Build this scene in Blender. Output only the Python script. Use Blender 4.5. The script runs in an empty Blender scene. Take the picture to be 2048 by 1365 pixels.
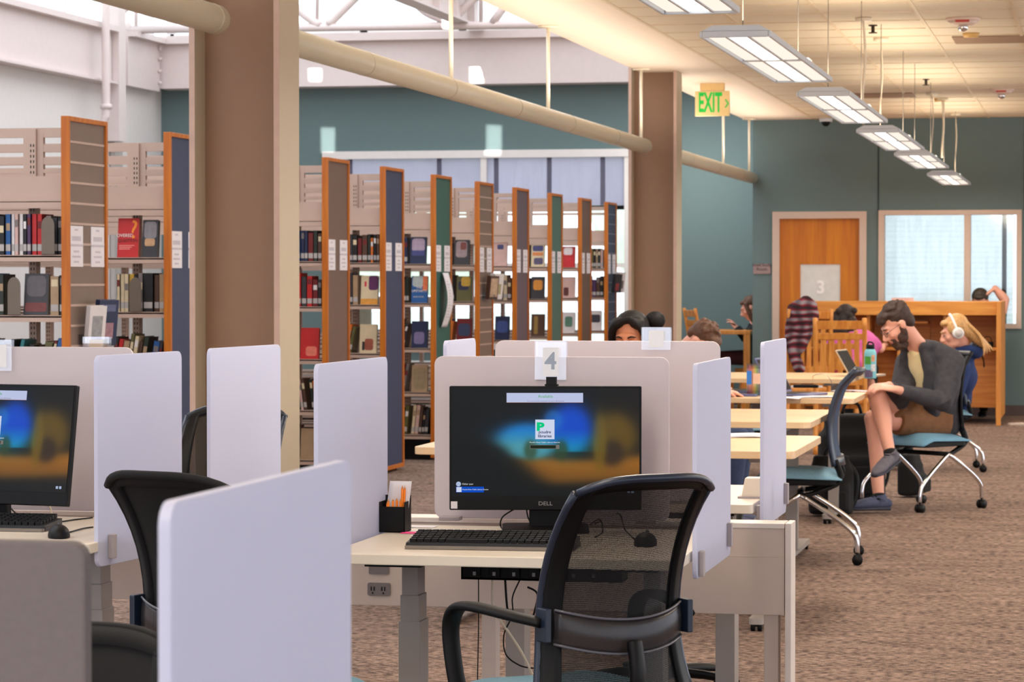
import bpy, bmesh, math, random
from mathutils import Vector, Matrix, Quaternion
from math import sin, cos, pi, radians, atan, tan, sqrt, exp
random.seed(7)
sc = bpy.context.scene
COL = sc.collection
# ---------------------------------------------------------------- camera numbers
FPX, H = 5600.0, 1.43
YAW, PITCH = atan(1174/5600), atan(121.5/5600)
_F = Vector((-sin(YAW)*cos(PITCH), cos(YAW)*cos(PITCH), -sin(PITCH)))
_R = Vector((cos(YAW), sin(YAW), 0)); _U = _R.cross(_F)
def ray(px, py): return _F + _R*((px-1024)/FPX) + _U*((682.5-py)/FPX)
def P(px, py, Y):
    d = ray(px, py); t = Y/d.y; return Vector((t*d.x, Y, H+t*d.z))
def G(px, py, z=0.0):
    d = ray(px, py); t = (z-H)/d.z; return Vector((t*d.x, t*d.y, z))
def Xp(px, Y): return P(px, 561, Y).x
def Zp(px, py, Y): return P(px, py, Y).z
# ---------------------------------------------------------------- mesh helper
class MB:
    def __init__(s): s.v=[]; s.f=[]; s.mi=[]; s.cur=0; s.sm=[]
    def add(s, vs, fs, smooth=False):
        b=len(s.v); s.v += [tuple(v) for v in vs]
        for f in fs: s.f.append([b+i for i in f]); s.mi.append(s.cur); s.sm.append(smooth)
        return s
    def box(s, x0,x1,y0,y1,z0,z1, M=None):
        if x0>x1:x0,x1=x1,x0
        if y0>y1:y0,y1=y1,y0
        if z0>z1:z0,z1=z1,z0
        v=[Vector(p) for p in ((x0,y0,z0),(x1,y0,z0),(x1,y1,z0),(x0,y1,z0),(x0,y0,z1),(x1,y0,z1),(x1,y1,z1),(x0,y1,z1))]
        if M: v=[M@p for p in v]
        return s.add(v, [(0,3,2,1),(4,5,6,7),(0,1,5,4),(1,2,6,5),(2,3,7,6),(3,0,4,7)])
    def prism(s, pts, axis, a, b, M=None):
        """outline pts (2-D, counter-clockwise) extruded along axis from a to b"""
        n=len(pts)
        def w(p,t):
            q={'x':(t,p[0],p[1]),'y':(p[0],t,p[1]),'z':(p[0],p[1],t)}[axis]
            q=Vector(q); return M@q if M else q
        v=[w(p,a) for p in pts]+[w(p,b) for p in pts]
        fs=[list(range(n))[::-1], list(range(n,2*n))]+[(i,(i+1)%n,n+(i+1)%n,n+i) for i in range(n)]
        if axis=='y': fs=[list(f)[::-1] for f in fs]
        return s.add(v, fs)
    def sph(s, c, r, R=None, n=14, m=9):
        if not hasattr(r,'__len__'): r=(r,r,r)
        c=Vector(c); vs=[]
        for j in range(m+1):
            t=pi*j/m
            for i in range(n):
                a=2*pi*i/n
                p=Vector((r[0]*sin(t)*cos(a), r[1]*sin(t)*sin(a), r[2]*cos(t)))
                if R: p=R@p
                vs.append(c+p)
        fs=[(j*n+i,(j+1)*n+i,(j+1)*n+(i+1)%n,j*n+(i+1)%n) for j in range(m) for i in range(n)]
        return s.add(vs, fs, True)
    def tube(s, pts, rad, n=10, lat=None, smooth=4, cap=True, rb=None, rnd=False):
        """swept tube through pts; rad one value or a list; lat+rb make it elliptical"""
        pts=[Vector(p) for p in pts]
        k=len(pts)
        ra=list(rad) if hasattr(rad,'__len__') else [rad]*k
        rb_=list(rb) if rb is not None and hasattr(rb,'__len__') else ([rb]*k if rb is not None else list(ra))
        if smooth and k>2:
            P2=[];A2=[];B2=[]
            for i in range(k-1):
                p0=pts[max(i-1,0)];p1=pts[i];p2=pts[i+1];p3=pts[min(i+2,k-1)]
                for q in range(smooth):
                    t=q/smooth
                    P2.append(.5*((2*p1)+(p2-p0)*t+(2*p0-5*p1+4*p2-p3)*t*t+(3*p1-p0-3*p2+p3)*t**3))
                    e=t*t*(3-2*t); A2.append(ra[i]+(ra[i+1]-ra[i])*e); B2.append(rb_[i]+(rb_[i+1]-rb_[i])*e)
            P2.append(pts[-1]);A2.append(ra[-1]);B2.append(rb_[-1]); pts,ra,rb_=P2,A2,B2
        k=len(pts); vs=[]; L=None
        for i in range(k):
            d=(pts[min(i+1,k-1)]-pts[max(i-1,0)]).normalized()
            if lat is not None:
                L=Vector(lat); L=(L-d*L.dot(d))
            elif L is None: L=d.orthogonal()
            else: L=L-d*L.dot(d)
            L=L.normalized() if L.length>1e-6 else d.orthogonal().normalized()
            B=d.cross(L)
            for j in range(n):
                a=2*pi*j/n; vs.append(pts[i]+L*(ra[i]*cos(a))+B*(rb_[i]*sin(a)))
        fs=[(i*n+j,i*n+(j+1)%n,(i+1)*n+(j+1)%n,(i+1)*n+j) for i in range(k-1) for j in range(n)]
        if cap: fs+= [list(range(n))[::-1], [(k-1)*n+j for j in range(n)]]
        s.add(vs,fs,True)
        if rnd:
            s.sph(pts[0], min(ra[0],rb_[0])); s.sph(pts[-1], min(ra[-1],rb_[-1]))
        return s
    def cyl(s, p0, p1, r, r2=None, n=16): return s.tube([p0,p1],[r,r if r2 is None else r2],n=n,smooth=0)
    def grid(s, fn, nu, nv, smooth=True):
        vs=[fn(u/nu, v/nv) for v in range(nv+1) for u in range(nu+1)]
        fs=[(v*(nu+1)+u, v*(nu+1)+u+1,(v+1)*(nu+1)+u+1,(v+1)*(nu+1)+u) for v in range(nv) for u in range(nu)]
        return s.add(vs,fs,smooth)
    def slab(s, x0,x1,y0,y1,z0,z1,r=.02,axis='z',M=None,k=5, corners=(1,1,1,1)):
        """rounded-corner slab, thickness along axis"""
        if axis=='z': a0,a1,b0,b1,t0,t1=x0,x1,y0,y1,z0,z1
        elif axis=='x': a0,a1,b0,b1,t0,t1=y0,y1,z0,z1,x0,x1
        else: a0,a1,b0,b1,t0,t1=x0,x1,z0,z1,y0,y1
        o=[]
        for ci,(cx,cy,st) in enumerate(((a0+r,b0+r,pi),(a1-r,b0+r,1.5*pi),(a1-r,b1-r,0),(a0+r,b1-r,.5*pi))):
            if corners[ci]:
                for q in range(k+1): an=st+.5*pi*q/k; o.append((cx+r*cos(an),cy+r*sin(an)))
            else: o.append(((a0,b0),(a1,b0),(a1,b1),(a0,b1))[ci])
        return s.prism(o,axis,t0,t1,M)
def obj(name, mb, mats, parent=None, bevel=0, world=False, sub=0, solid=0, **tags):
    me=bpy.data.meshes.new(name)
    off=parent.location if (parent is not None and world) else Vector((0,0,0))
    if world and parent is not None and parent.parent is not None: off=off+parent.parent.location
    v=[tuple(Vector(p)-off) for p in mb.v] if off.length>0 else mb.v
    me.from_pydata(v,[],mb.f)
    if not isinstance(mats,(list,tuple)): mats=[mats]
    for m in mats: me.materials.append(m)
    me.polygons.foreach_set('material_index',[min(i,len(mats)-1) for i in mb.mi])
    me.polygons.foreach_set('use_smooth',mb.sm)
    me.update()
    o=bpy.data.objects.new(name,me); COL.objects.link(o)
    if parent is not None: o.parent=parent
    if solid:
        d=o.modifiers.new('s','SOLIDIFY'); d.thickness=abs(solid); d.offset=0
    if bevel:
        d=o.modifiers.new('b','BEVEL'); d.width=bevel; d.segments=2; d.limit_method='ANGLE'
    if sub:
        d=o.modifiers.new('ss','SUBSURF'); d.levels=sub; d.render_levels=sub
    for k_,v_ in tags.items(): o[k_]=v_
    return o
def thing(name, label, cat, loc=(0,0,0), rz=0, group=None):
    o=bpy.data.objects.new(name,None); COL.objects.link(o); o.empty_display_size=.1
    o.location=loc; o.rotation_euler=(0,0,rz); o['label']=label; o['category']=cat
    if group: o['group']=group
    return o
def tag(o,label,cat,group=None):
    o['label']=label; o['category']=cat
    if group: o['group']=group
    return o
def struct(name,mb,m,parent=None,**k):
    o=obj(name,mb,m,parent,**k)
    if parent is None: o['kind']='structure'
    return o
def flesh(name, mb, m, parent, voxel=.008, it=4, label=None):
    o=obj(name,mb,m,parent,world=True)
    d=o.modifiers.new('r','REMESH'); d.mode='VOXEL'; d.voxel_size=voxel; d.use_smooth_shade=True
    e=o.modifiers.new('sm','SMOOTH'); e.factor=.5; e.iterations=it
    if label: o['label']=label
    return o
def text(name, s, size, m, parent, loc, rot=(pi/2,0,0), align='CENTER', sx=1.0, depth=.0004, bold=0):
    c=bpy.data.curves.new(name,'FONT'); c.body=s; c.size=size; c.align_x=align; c.align_y='CENTER'; c.extrude=depth; c.resolution_u=3; c.offset=bold*size
    t=bpy.data.objects.new('tmp',c); COL.objects.link(t)
    dg=bpy.context.evaluated_depsgraph_get(); dg.update()
    me=bpy.data.meshes.new_from_object(t.evaluated_get(dg))
    bpy.data.objects.remove(t)
    o=bpy.data.objects.new(name,me); COL.objects.link(o); o.location=loc; o.rotation_euler=rot; o.scale=(sx,1,1)
    me.materials.clear(); me.materials.append(m)
    if parent is not None: o.parent=parent
    return o
def copy_tree(o,parent=None):
    c=o.copy(); COL.objects.link(c); c.parent=parent
    for ch in o.children: copy_tree(ch,c)
    return c
# ---------------------------------------------------------------- materials
def lin(c):
    return tuple(((x/255)/12.92 if x/255<=.04045 else ((x/255+.055)/1.055)**2.4) for x in c)
_mats={}
def mat(name,c,rough=.55,metal=0,var=.06,scale=14,bump=0,emis=0,ecol=None,spec=.5,aniso=None,trans=0,coat=0):
    """painted or plastic surface; a little procedural noise in its colour and gloss"""
    if name in _mats: return _mats[name]
    m=bpy.data.materials.new(name); m.use_nodes=True; nt=m.node_tree; N=nt.nodes; L=nt.links
    b=N['Principled BSDF']; c=lin(c)
    b.inputs['Roughness'].default_value=rough; b.inputs['Metallic'].default_value=metal
    b.inputs['Specular IOR Level'].default_value=spec
    if coat: b.inputs['Coat Weight'].default_value=coat; b.inputs['Coat Roughness'].default_value=.15
    tc=N.new('ShaderNodeTexCoord'); mp=N.new('ShaderNodeMapping'); L.new(tc.outputs['Object'],mp.inputs['Vector'])
    if aniso: mp.inputs['Scale'].default_value=aniso
    nz=N.new('ShaderNodeTexNoise'); nz.inputs['Scale'].default_value=scale; nz.inputs['Detail'].default_value=4
    L.new(mp.outputs['Vector'],nz.inputs['Vector'])
    mx=N.new('ShaderNodeMix'); mx.data_type='RGBA'
    mx.inputs['A'].default_value=(*[x*(1-var*2.2) for x in c],1); mx.inputs['B'].default_value=(*[min(1,x*(1+var*2.2)) for x in c],1)
    L.new(nz.outputs['Fac'],mx.inputs['Factor']); L.new(mx.outputs['Result'],b.inputs['Base Color'])
    if bump:
        bp=N.new('ShaderNodeBump'); bp.inputs['Strength'].default_value=bump; bp.inputs['Distance'].default_value=.004
        L.new(nz.outputs['Fac'],bp.inputs['Height']); L.new(bp.outputs['Normal'],b.inputs['Normal'])
    if emis:
        b.inputs['Emission Color'].default_value=(*(lin(ecol) if ecol else c),1); b.inputs['Emission Strength'].default_value=emis
    if trans:
        tr=N.new('ShaderNodeBsdfTranslucent'); tr.inputs['Color'].default_value=(*c,1)
        ms=N.new('ShaderNodeMixShader'); ms.inputs['Fac'].default_value=trans
        L.new(b.outputs['BSDF'],ms.inputs[1]); L.new(tr.outputs['BSDF'],ms.inputs[2]); L.new(ms.outputs['Shader'],N['Material Output'].inputs['Surface'])
    _mats[name]=m; return m
def wood(name,c1,c2,axis='z',scale=3,rough=.45):
    if name in _mats: return _mats[name]
    m=bpy.data.materials.new(name); m.use_nodes=True; nt=m.node_tree; N=nt.nodes; L=nt.links
    b=N['Principled BSDF']; b.inputs['Roughness'].default_value=rough
    tc=N.new('ShaderNodeTexCoord'); mp=N.new('ShaderNodeMapping'); L.new(tc.outputs['Object'],mp.inputs['Vector'])
    mp.inputs['Scale'].default_value={'z':(9,9,.6),'x':(.6,9,9),'y':(9,.6,9)}[axis]
    nz=N.new('ShaderNodeTexNoise'); nz.inputs['Scale'].default_value=scale; nz.inputs['Detail'].default_value=6; nz.inputs['Distortion'].default_value=.4
    L.new(mp.outputs['Vector'],nz.inputs['Vector'])
    cr=N.new('ShaderNodeValToRGB'); cr.color_ramp.elements[0].position=.35; cr.color_ramp.elements[1].position=.7
    cr.color_ramp.elements[0].color=(*lin(c1),1); cr.color_ramp.elements[1].color=(*lin(c2),1)
    L.new(nz.outputs['Fac'],cr.inputs['Fac']); L.new(cr.outputs['Color'],b.inputs['Base Color'])
    _mats[name]=m; return m
def emit(name,c,s):
    if name in _mats: return _mats[name]
    m=bpy.data.materials.new(name); m.use_nodes=True; nt=m.node_tree; nt.nodes.clear()
    e=nt.nodes.new('ShaderNodeEmission'); e.inputs['Color'].default_value=(*lin(c),1); e.inputs['Strength'].default_value=s
    o=nt.nodes.new('ShaderNodeOutputMaterial'); nt.links.new(e.outputs[0],o.inputs['Surface']); _mats[name]=m; return m
def meshcloth(name,c,hole=.5,scale=290,c2=None):
    """see-through knitted chair mesh: fine horizontal threads with gaps between them"""
    m=bpy.data.materials.new(name); m.use_nodes=True; nt=m.node_tree; N=nt.nodes; L=nt.links
    b=N['Principled BSDF']; b.inputs['Base Color'].default_value=(*lin(c),1); b.inputs['Roughness'].default_value=.6; b.inputs['Specular IOR Level'].default_value=.25
    tc=N.new('ShaderNodeTexCoord'); sp=N.new('ShaderNodeSeparateXYZ'); L.new(tc.outputs['Object'],sp.inputs[0])
    mu=N.new('ShaderNodeMath'); mu.operation='MULTIPLY'; mu.inputs[1].default_value=scale; L.new(sp.outputs['Z'],mu.inputs[0])
    fr=N.new('ShaderNodeMath'); fr.operation='FRACT'; L.new(mu.outputs[0],fr.inputs[0])
    gt=N.new('ShaderNodeMath'); gt.operation='LESS_THAN'; gt.inputs[1].default_value=hole; L.new(fr.outputs[0],gt.inputs[0])
    t=N.new('ShaderNodeBsdfTransparent'); ms=N.new('ShaderNodeMixShader')
    L.new(gt.outputs[0],ms.inputs[0]); L.new(b.outputs[0],ms.inputs[1]); L.new(t.outputs[0],ms.inputs[2]); L.new(ms.outputs[0],N['Material Output'].inputs['Surface'])
    return m
def carpet():
    m=bpy.data.materials.new('carpet'); m.use_nodes=True; nt=m.node_tree; N=nt.nodes; L=nt.links
    b=N['Principled BSDF']; b.inputs['Roughness'].default_value=.95; b.inputs['Specular IOR Level'].default_value=.1
    tc=N.new('ShaderNodeTexCoord')
    def nz(sc,scl,det=5):
        mp=N.new('ShaderNodeMapping'); mp.inputs['Scale'].default_value=sc; L.new(tc.outputs['Object'],mp.inputs['Vector'])
        n=N.new('ShaderNodeTexNoise'); n.inputs['Scale'].default_value=scl; n.inputs['Detail'].default_value=det; L.new(mp.outputs[0],n.inputs['Vector']); return n
    a=nz((.8,1.5,1),38,4); c=nz((1,1,1),190,2); d=nz((.8,2.2,1),4,3)
    cr=N.new('ShaderNodeValToRGB'); cr.color_ramp.elements[0].position=.40; cr.color_ramp.elements[1].position=.60
    cr.color_ramp.elements[0].color=(*lin((76,62,56)),1); cr.color_ramp.elements[1].color=(*lin((160,136,122)),1)
    s1=N.new('ShaderNodeMath'); s1.operation='MULTIPLY_ADD'; s1.inputs[1].default_value=.8; L.new(a.outputs['Fac'],s1.inputs[0])
    s2=N.new('ShaderNodeMath'); s2.operation='MULTIPLY'; s2.inputs[1].default_value=.35; L.new(c.outputs['Fac'],s2.inputs[0]); L.new(s2.outputs[0],s1.inputs[2])
    s3=N.new('ShaderNodeMath'); s3.operation='MULTIPLY_ADD'; s3.inputs[1].default_value=.25; L.new(d.outputs['Fac'],s3.inputs[0]); L.new(s1.outputs[0],s3.inputs[2])
    s4=N.new('ShaderNodeMath'); s4.operation='SUBTRACT'; s4.inputs[1].default_value=.2; L.new(s3.outputs[0],s4.inputs[0])
    L.new(s4.outputs[0],cr.inputs['Fac']); L.new(cr.outputs['Color'],b.inputs['Base Color'])
    bp=N.new('ShaderNodeBump'); bp.inputs['Strength'].default_value=.35; bp.inputs['Distance'].default_value=.004
    L.new(c.outputs['Fac'],bp.inputs['Height']); L.new(bp.outputs[0],b.inputs['Normal'])
    return m
def tiles():
    """suspended ceiling: fine fissures in the boards"""
    m=mat('ceiling_tile',(220,206,182),.9,var=.05,scale=60,bump=.3,aniso=(1,3,1)); return m
def glass(name,c=(1,1,1),a=.12):
    m=bpy.data.materials.new(name); m.use_nodes=True; nt=m.node_tree; N=nt.nodes; L=nt.links
    t=N.new('ShaderNodeBsdfTransparent'); t.inputs['Color'].default_value=(*c,1)
    g=N.new('ShaderNodeBsdfGlossy'); g.inputs['Roughness'].default_value=.05
    ms=N.new('ShaderNodeMixShader'); ms.inputs[0].default_value=a
    L.new(t.outputs[0],ms.inputs[1]); L.new(g.outputs[0],ms.inputs[2]); L.new(ms.outputs[0],N['Material Output'].inputs['Surface']); _mats[name]=m; return m
def sheer(name,c,a):
    """thin woven blind: part cloth, part see-through"""
    m=bpy.data.materials.new(name); m.use_nodes=True; nt=m.node_tree; N=nt.nodes; L=nt.links
    b=N['Principled BSDF']; b.inputs['Base Color'].default_value=(*lin(c),1); b.inputs['Roughness'].default_value=.9
    tl=N.new('ShaderNodeBsdfTranslucent'); tl.inputs['Color'].default_value=(*lin(c),1)
    m1=N.new('ShaderNodeMixShader'); m1.inputs[0].default_value=.5; L.new(b.outputs[0],m1.inputs[1]); L.new(tl.outputs[0],m1.inputs[2])
    t=N.new('ShaderNodeBsdfTransparent'); ms=N.new('ShaderNodeMixShader')
    tc=N.new('ShaderNodeTexCoord'); nz=N.new('ShaderNodeTexNoise'); nz.inputs['Scale'].default_value=5
    mp=N.new('ShaderNodeMapping'); mp.inputs['Scale'].default_value=(6,1,.6); L.new(tc.outputs['Object'],mp.inputs[0]); L.new(mp.outputs[0],nz.inputs['Vector'])
    ma=N.new('ShaderNodeMath'); ma.operation='MULTIPLY'; ma.inputs[1].default_value=a*2; L.new(nz.outputs['Fac'],ma.inputs[0])
    L.new(ma.outputs[0],ms.inputs[0]); L.new(m1.outputs[0],ms.inputs[1]); L.new(t.outputs[0],ms.inputs[2]); L.new(ms.outputs[0],N['Material Output'].inputs['Surface'])
    return m
M_teal=mat('teal_paint',(100,120,120),.75,var=.02)
M_cream=mat('cream_paint',(232,214,194),.7,var=.02)
M_white=mat('white_paint',(226,220,216),.7,var=.02)
M_beam=mat('beam_paint',(222,208,204),.6,var=.02)
M_trim=mat('trim_paint',(205,184,168),.5,var=.02)
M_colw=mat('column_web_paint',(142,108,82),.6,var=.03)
M_colf=mat('column_flange_paint',(182,168,144),.5,var=.02)
M_pipe=mat('pipe_paint',(214,206,182),.35,var=.02)
M_rod=mat('rod_paint',(236,222,196),.4,var=.02)
M_shelfm=mat('shelf_metal',(190,164,148),.45,var=.02)
M_oak=wood('oak_trim',(178,92,8),(206,120,20),'z')
M_carrel=wood('carrel_oak',(205,128,44),(232,162,72),'x')
M_carrelv=wood('carrel_oak_upright',(200,122,44),(228,158,72),'z')
M_door=wood('door_veneer',(190,106,6),(212,130,16),'z',2)
M_maple=wood('maple_laminate',(222,184,138),(236,204,162),'x',3,.4)
M_desk=mat('desk_laminate',(222,210,192),.35,var=.02)
M_frost=mat('frosted_acrylic_frontlit',(222,224,240),.45,var=.01,trans=.45)  # lavender tint carries the front light on the side dividers
M_frost2=mat('frosted_acrylic_lesslit',(226,216,218),.45,var=.01,trans=.25)  # same acrylic without the front-lit lavender, for the back dividers
M_spine=mat('spine_metal',(204,186,172),.5,var=.02)
M_legm=mat('leg_metal',(150,142,136),.4,var=.03)
M_clamp=mat('clamp_grey',(168,158,158),.4,var=.02)
M_black=mat('black_plastic',(9,9,11),.5,var=.1,spec=.22)
M_blackf=mat('black_fabric',(9,9,11),.9,var=.2,scale=120)
M_chblue=mat('blue_black_frame',(28,38,56),.35,var=.05)
M_chseat=mat('pale_blue_seat',(120,160,178),.8,var=.08,scale=90)
M_mesh=meshcloth('black_mesh_cloth',(10,11,14),.13,430)
M_meshb=meshcloth('blue_mesh_cloth',(52,70,98),.10,200)
M_chrome=mat('chrome',(225,225,228),.12,metal=1,var=.02)
M_paper=mat('paper',(232,228,232),.8,var=.02)
M_ink=mat('ink',(52,50,54),.7)
M_inkl=mat('pale_ink',(198,194,202),.8)
M_clear=glass('clear_acrylic',(.95,.95,.97),.18)
# ================================================================ THE SETTING
CEIL=3.15; YN=32.0; XW=-11.0
struct('floor', MB().box(-12.5,7,-4,32.4,-.12,0), carpet())
struct('ceiling', MB().box(-2.98,7,-4,30.05,CEIL,CEIL+.06), tiles())
g=MB()
for i in range(0,16): x=-2.98+.61*i; g.box(x-.012,x+.012,-4,30,CEIL-.006,CEIL)
for i in range(0,56): y=-3.9+.61*i; g.box(-2.98,7,y-.01,y+.01,CEIL-.005,CEIL)
struct('ceiling_grid', g, mat('grid_metal',(214,194,164),.6), )
struct('ceiling_soffit', MB().box(-3.72,-2.98,-4,30.05,CEIL,CEIL+.25), M_cream)
struct('wall_clerestory', MB().box(-3.72,-3.6,-4,32.2,CEIL+.25,6.6), M_white)
struct('ceiling_clerestory', MB().box(-11.3,-3.6,-4,32.3,6.6,6.75), M_white)
# north wall with its ribbon window, the beam above it and the clerestory glazing on top
WX0,WX1=-8.97,-4.95
w=MB().box(-11.3,WX0,YN,YN+.2,0,3.95).box(WX1,-3.0,YN,YN+.2,0,3.95).box(WX0,WX1,YN,YN+.2,2.95,3.95).box(WX0,WX1,YN,YN+.2,0,.7)
struct('wall_north', w, M_teal)
struct('wall_north_beam', MB().box(-10.9,-3.75,YN-.35,YN+.15,3.70,4.22).box(-10.9,-3.75,YN-.45,YN+.15,4.22,4.31), M_beam)
f=MB().box(WX0-.02,WX1,YN-.05,YN+.1,2.86,2.95).box(WX0,WX1,YN-.04,YN+.1,.62,.72)
f.box(WX0-.02,WX0+.06,YN-.04,YN+.1,.7,2.9)
fr=struct('window_1', f, M_white)
q=MB()
for px in (968,1255): x=Xp(px,YN); q.box(x-.035,x+.035,YN-.03,YN+.06,.7,2.88)
q.box(WX0,WX1,YN,YN+.06,1.58,1.63)
struct('window_mullion', q, M_white, fr)
q=MB().box(WX0,WX1,YN+.06,YN+.1,2.25,2.30)
struct('window_head_rail', q, M_black, fr)
struct('window_glass', MB().box(WX0,WX1,YN+.08,YN+.085,.7,2.9), glass('window_glass_material',(.97,1,.99),.05), fr)
bl=MB()
bl.grid(lambda u,v:(WX0+.06+(WX1-WX0-.1)*u, YN+.02+.01*sin(u*60)*(1-v), 2.30+.56*v),80,6)
struct('window_blind', bl, sheer('grey_blind_cloth',(166,160,180),.045), fr)
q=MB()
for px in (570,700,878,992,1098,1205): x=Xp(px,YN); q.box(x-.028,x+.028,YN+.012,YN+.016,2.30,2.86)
struct('mullion_silhouette', q, mat('silhouette_grey',(92,90,108),.8), fr)  # dark strips painted as mullion silhouettes showing through the blind
# clerestory glazing on the north side
def glazing(name, n, p0, p1, z0, z1, parent=None, count=6, bars=()):
    m=MB(); p0=Vector(p0); p1=Vector(p1); d=(p1-p0); L=d.length; a=math.atan2(d.y,d.x)
    T=Matrix.Translation(p0)@Matrix.Rotation(a,4,'Z')
    m.box(0,L,-.05,.05,z0,z0+.07,T).box(0,L,-.05,.05,z1-.07,z1,T)
    for i in range(count+1):
        x=L*i/count; m.box(x-.045,x+.045,-.05,.05,z0,z1,T)
    for b_ in bars: m.box(0,L,-.04,.04,b_-.03,b_+.03,T)
    o=struct(name,m,M_white); return o
w2=glazing('window_2',2,(-10.9,YN+.1,0),(-3.72,YN+.1,0),4.31,6.6,count=6)
struct('window_glass', MB().box(-10.9,-3.72,YN+.12,YN+.125,4.31,6.6), _mats['window_glass_material'], w2)
w3=glazing('window_3',3,(-11.15,-3,0),(-11.15,32,0),4.30,6.6,count=12,bars=())
struct('window_glass', MB().box(-11.13,-11.125,-3,32,4.3,6.6), _mats['window_glass_material'], w3)
# west wall, white below a long beam
struct('wall_west', MB().box(-11.3,XW,-4,32.2,0,4.2), M_white)
struct('wall_west_beam', MB().box(XW,XW+.12,-3,29.95,3.66,4.22).box(XW,XW+.22,-3,29.95,4.22,4.28).box(XW,XW+.2,-3,29.95,3.635,3.66)
       .box(XW,XW+.12,30.5,31.6,3.66,4.22).box(XW,XW+.22,30.5,31.6,4.22,4.28), M_beam)
c=MB(); c.box(XW,XW+.2,29.97,30.2,3.0,6.6)
for z in (3.76,3.9,4.04,4.16): c.cyl((XW+.12,31.55,z),(XW+.16,31.55,z),.018)
struct('trim_1', c, M_beam)
struct('trim_2', MB().box(XW+.01,XW+.06,30.2,30.48,0,3.75), mat('grey_steel',(186,178,172),.5))
# door wall
YD=30.0; XA=Xp(1505,YD)
d0,d1=Xp(1545,YD),Xp(1733,YD); e0,e1=Xp(1757,YD),Xp(2043,YD)
w=MB().box(XA,d0,YD,YD+.15,0,CEIL).box(d1,e0,YD,YD+.15,0,CEIL).box(e1,7,YD,YD+.15,0,CEIL)
w.box(d0,d1,YD,YD+.15,2.14,CEIL).box(e0,e1,YD,YD+.15,2.15,CEIL).box(e0,e1,YD,YD+.15,0,.94)
w.box(XA+.30,XA+.42,YD+.15,YN,0,CEIL)
struct('wall_door_side', w, M_teal)
struct('wall_joint_trim', MB().box(e0-.012,e0+.004,YD-.004,YD,2.17,CEIL).box(e1+.02,e1+.032,YD-.004,YD,2.17,CEIL), mat('joint_dark',(46,66,66),.8))  # thin dark control joints in the wall
struct('baseboard_north', MB().box(XA,d0,YD-.015,YD,0,.11).box(d1,7,YD-.015,YD,0,.11), mat('vinyl_base',(84,66,62),.6))
struct('baseboard_recess', MB().box(-4.9,XA,YN-.015,YN,0,.11), _mats['vinyl_base'])
# study room door
t=.075
dr=struct('door_1', MB().box(d0,d0+t,YD-.03,YD+.16,0,2.165-t).box(d1-t,d1,YD-.03,YD+.16,0,2.165-t).box(d0,d1,YD-.03,YD+.16,2.165-t,2.165), M_trim)
gx0,gx1,gz1=Xp(1600,YD),Xp(1680,YD),Zp(1640,529,YD)
m=MB().box(d0+t,gx0,YD+.03,YD+.075,.01,2.09).box(gx1,d1-t,YD+.03,YD+.075,.01,2.09).box(gx0,gx1,YD+.03,YD+.075,gz1,2.09).box(gx0,gx1,YD+.03,YD+.075,.01,.95)
struct('door_leaf', m, M_door, dr)
struct('door_window', MB().box(gx0,gx1,YD+.045,YD+.055,.95,gz1), mat('frosted_door_glass',(205,202,196),.5,emis=.12), dr)
text('door_number','3',.19,mat('white_vinyl',(236,228,226),.6,emis=.1),dr,(Xp(1641,YD),YD+.03,Zp(1641,576,YD)),bold=.03)
struct('door_handle', MB().cyl((d1-t-.07,YD+.03,1.0),(d1-t-.07,YD-.03,1.0),.012).tube([(d1-t-.07,YD-.03,1.0),(d1-t-.18,YD-.035,1.0)],.01), M_chrome, dr)
# study room window
wn=struct('window_4', MB().box(e0,e1,YD-.03,YD+.16,2.125,2.175).box(e0,e1,YD-.03,YD+.16,.92,.97)
     .box(e0,e0+.06,YD-.03,YD+.16,.97,2.125).box(e1-.055,e1,YD-.03,YD+.16,.97,2.125).box(Xp(1928,YD),Xp(1941,YD),YD-.02,YD+.12,.97,2.125), M_trim)
struct('window_glass', MB().box(e0+.05,e1-.05,YD+.07,YD+.076,.95,2.14), _mats['window_glass_material'], wn)
# the small room behind it: pale translucent blinds over its own outside window
struct('wall_study_room', MB().box(-3.2,.6,YD+2.2,YD+2.3,0,.75).box(-3.2,-2.6,YD+2.2,YD+2.3,.75,3.1).box(-.45,.6,YD+2.2,YD+2.3,.75,3.1).box(-2.6,-.45,YD+2.2,YD+2.3,2.5,3.1)
       .box(-3.2,.6,YD+.15,YD+2.3,3.1,3.2).box(.6,.7,YD+.15,YD+2.3,0,3.15), M_white)
struct('floor_study_room', MB().box(-3.2,.7,YD+.15,YD+2.3,-.02,.001), mat('plain_carpet',(150,128,112),.95))
bl=MB(); bl.grid(lambda u,v:(-2.62+(2.62-.95)*u+0, YD+2.14+.006*sin(v*190), .74+1.8*v),10,130)
struct('window_blind', bl, sheer('white_blind_cloth',(222,230,232),.12), wn)
bl=MB(); bl.grid(lambda u,v:(-.90+.5*u, YD+2.14+.006*sin(v*190), .74+1.8*v),6,130)
struct('window_mullion', MB().box(Xp(2004,YD+2.1),Xp(2013,YD+2.1),YD+2.06,YD+2.12,.74,2.6), M_black, wn)
struct('window_blind', bl, _mats.get('white_blind_cloth') or bpy.data.materials['white_blind_cloth'], wn)
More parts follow.
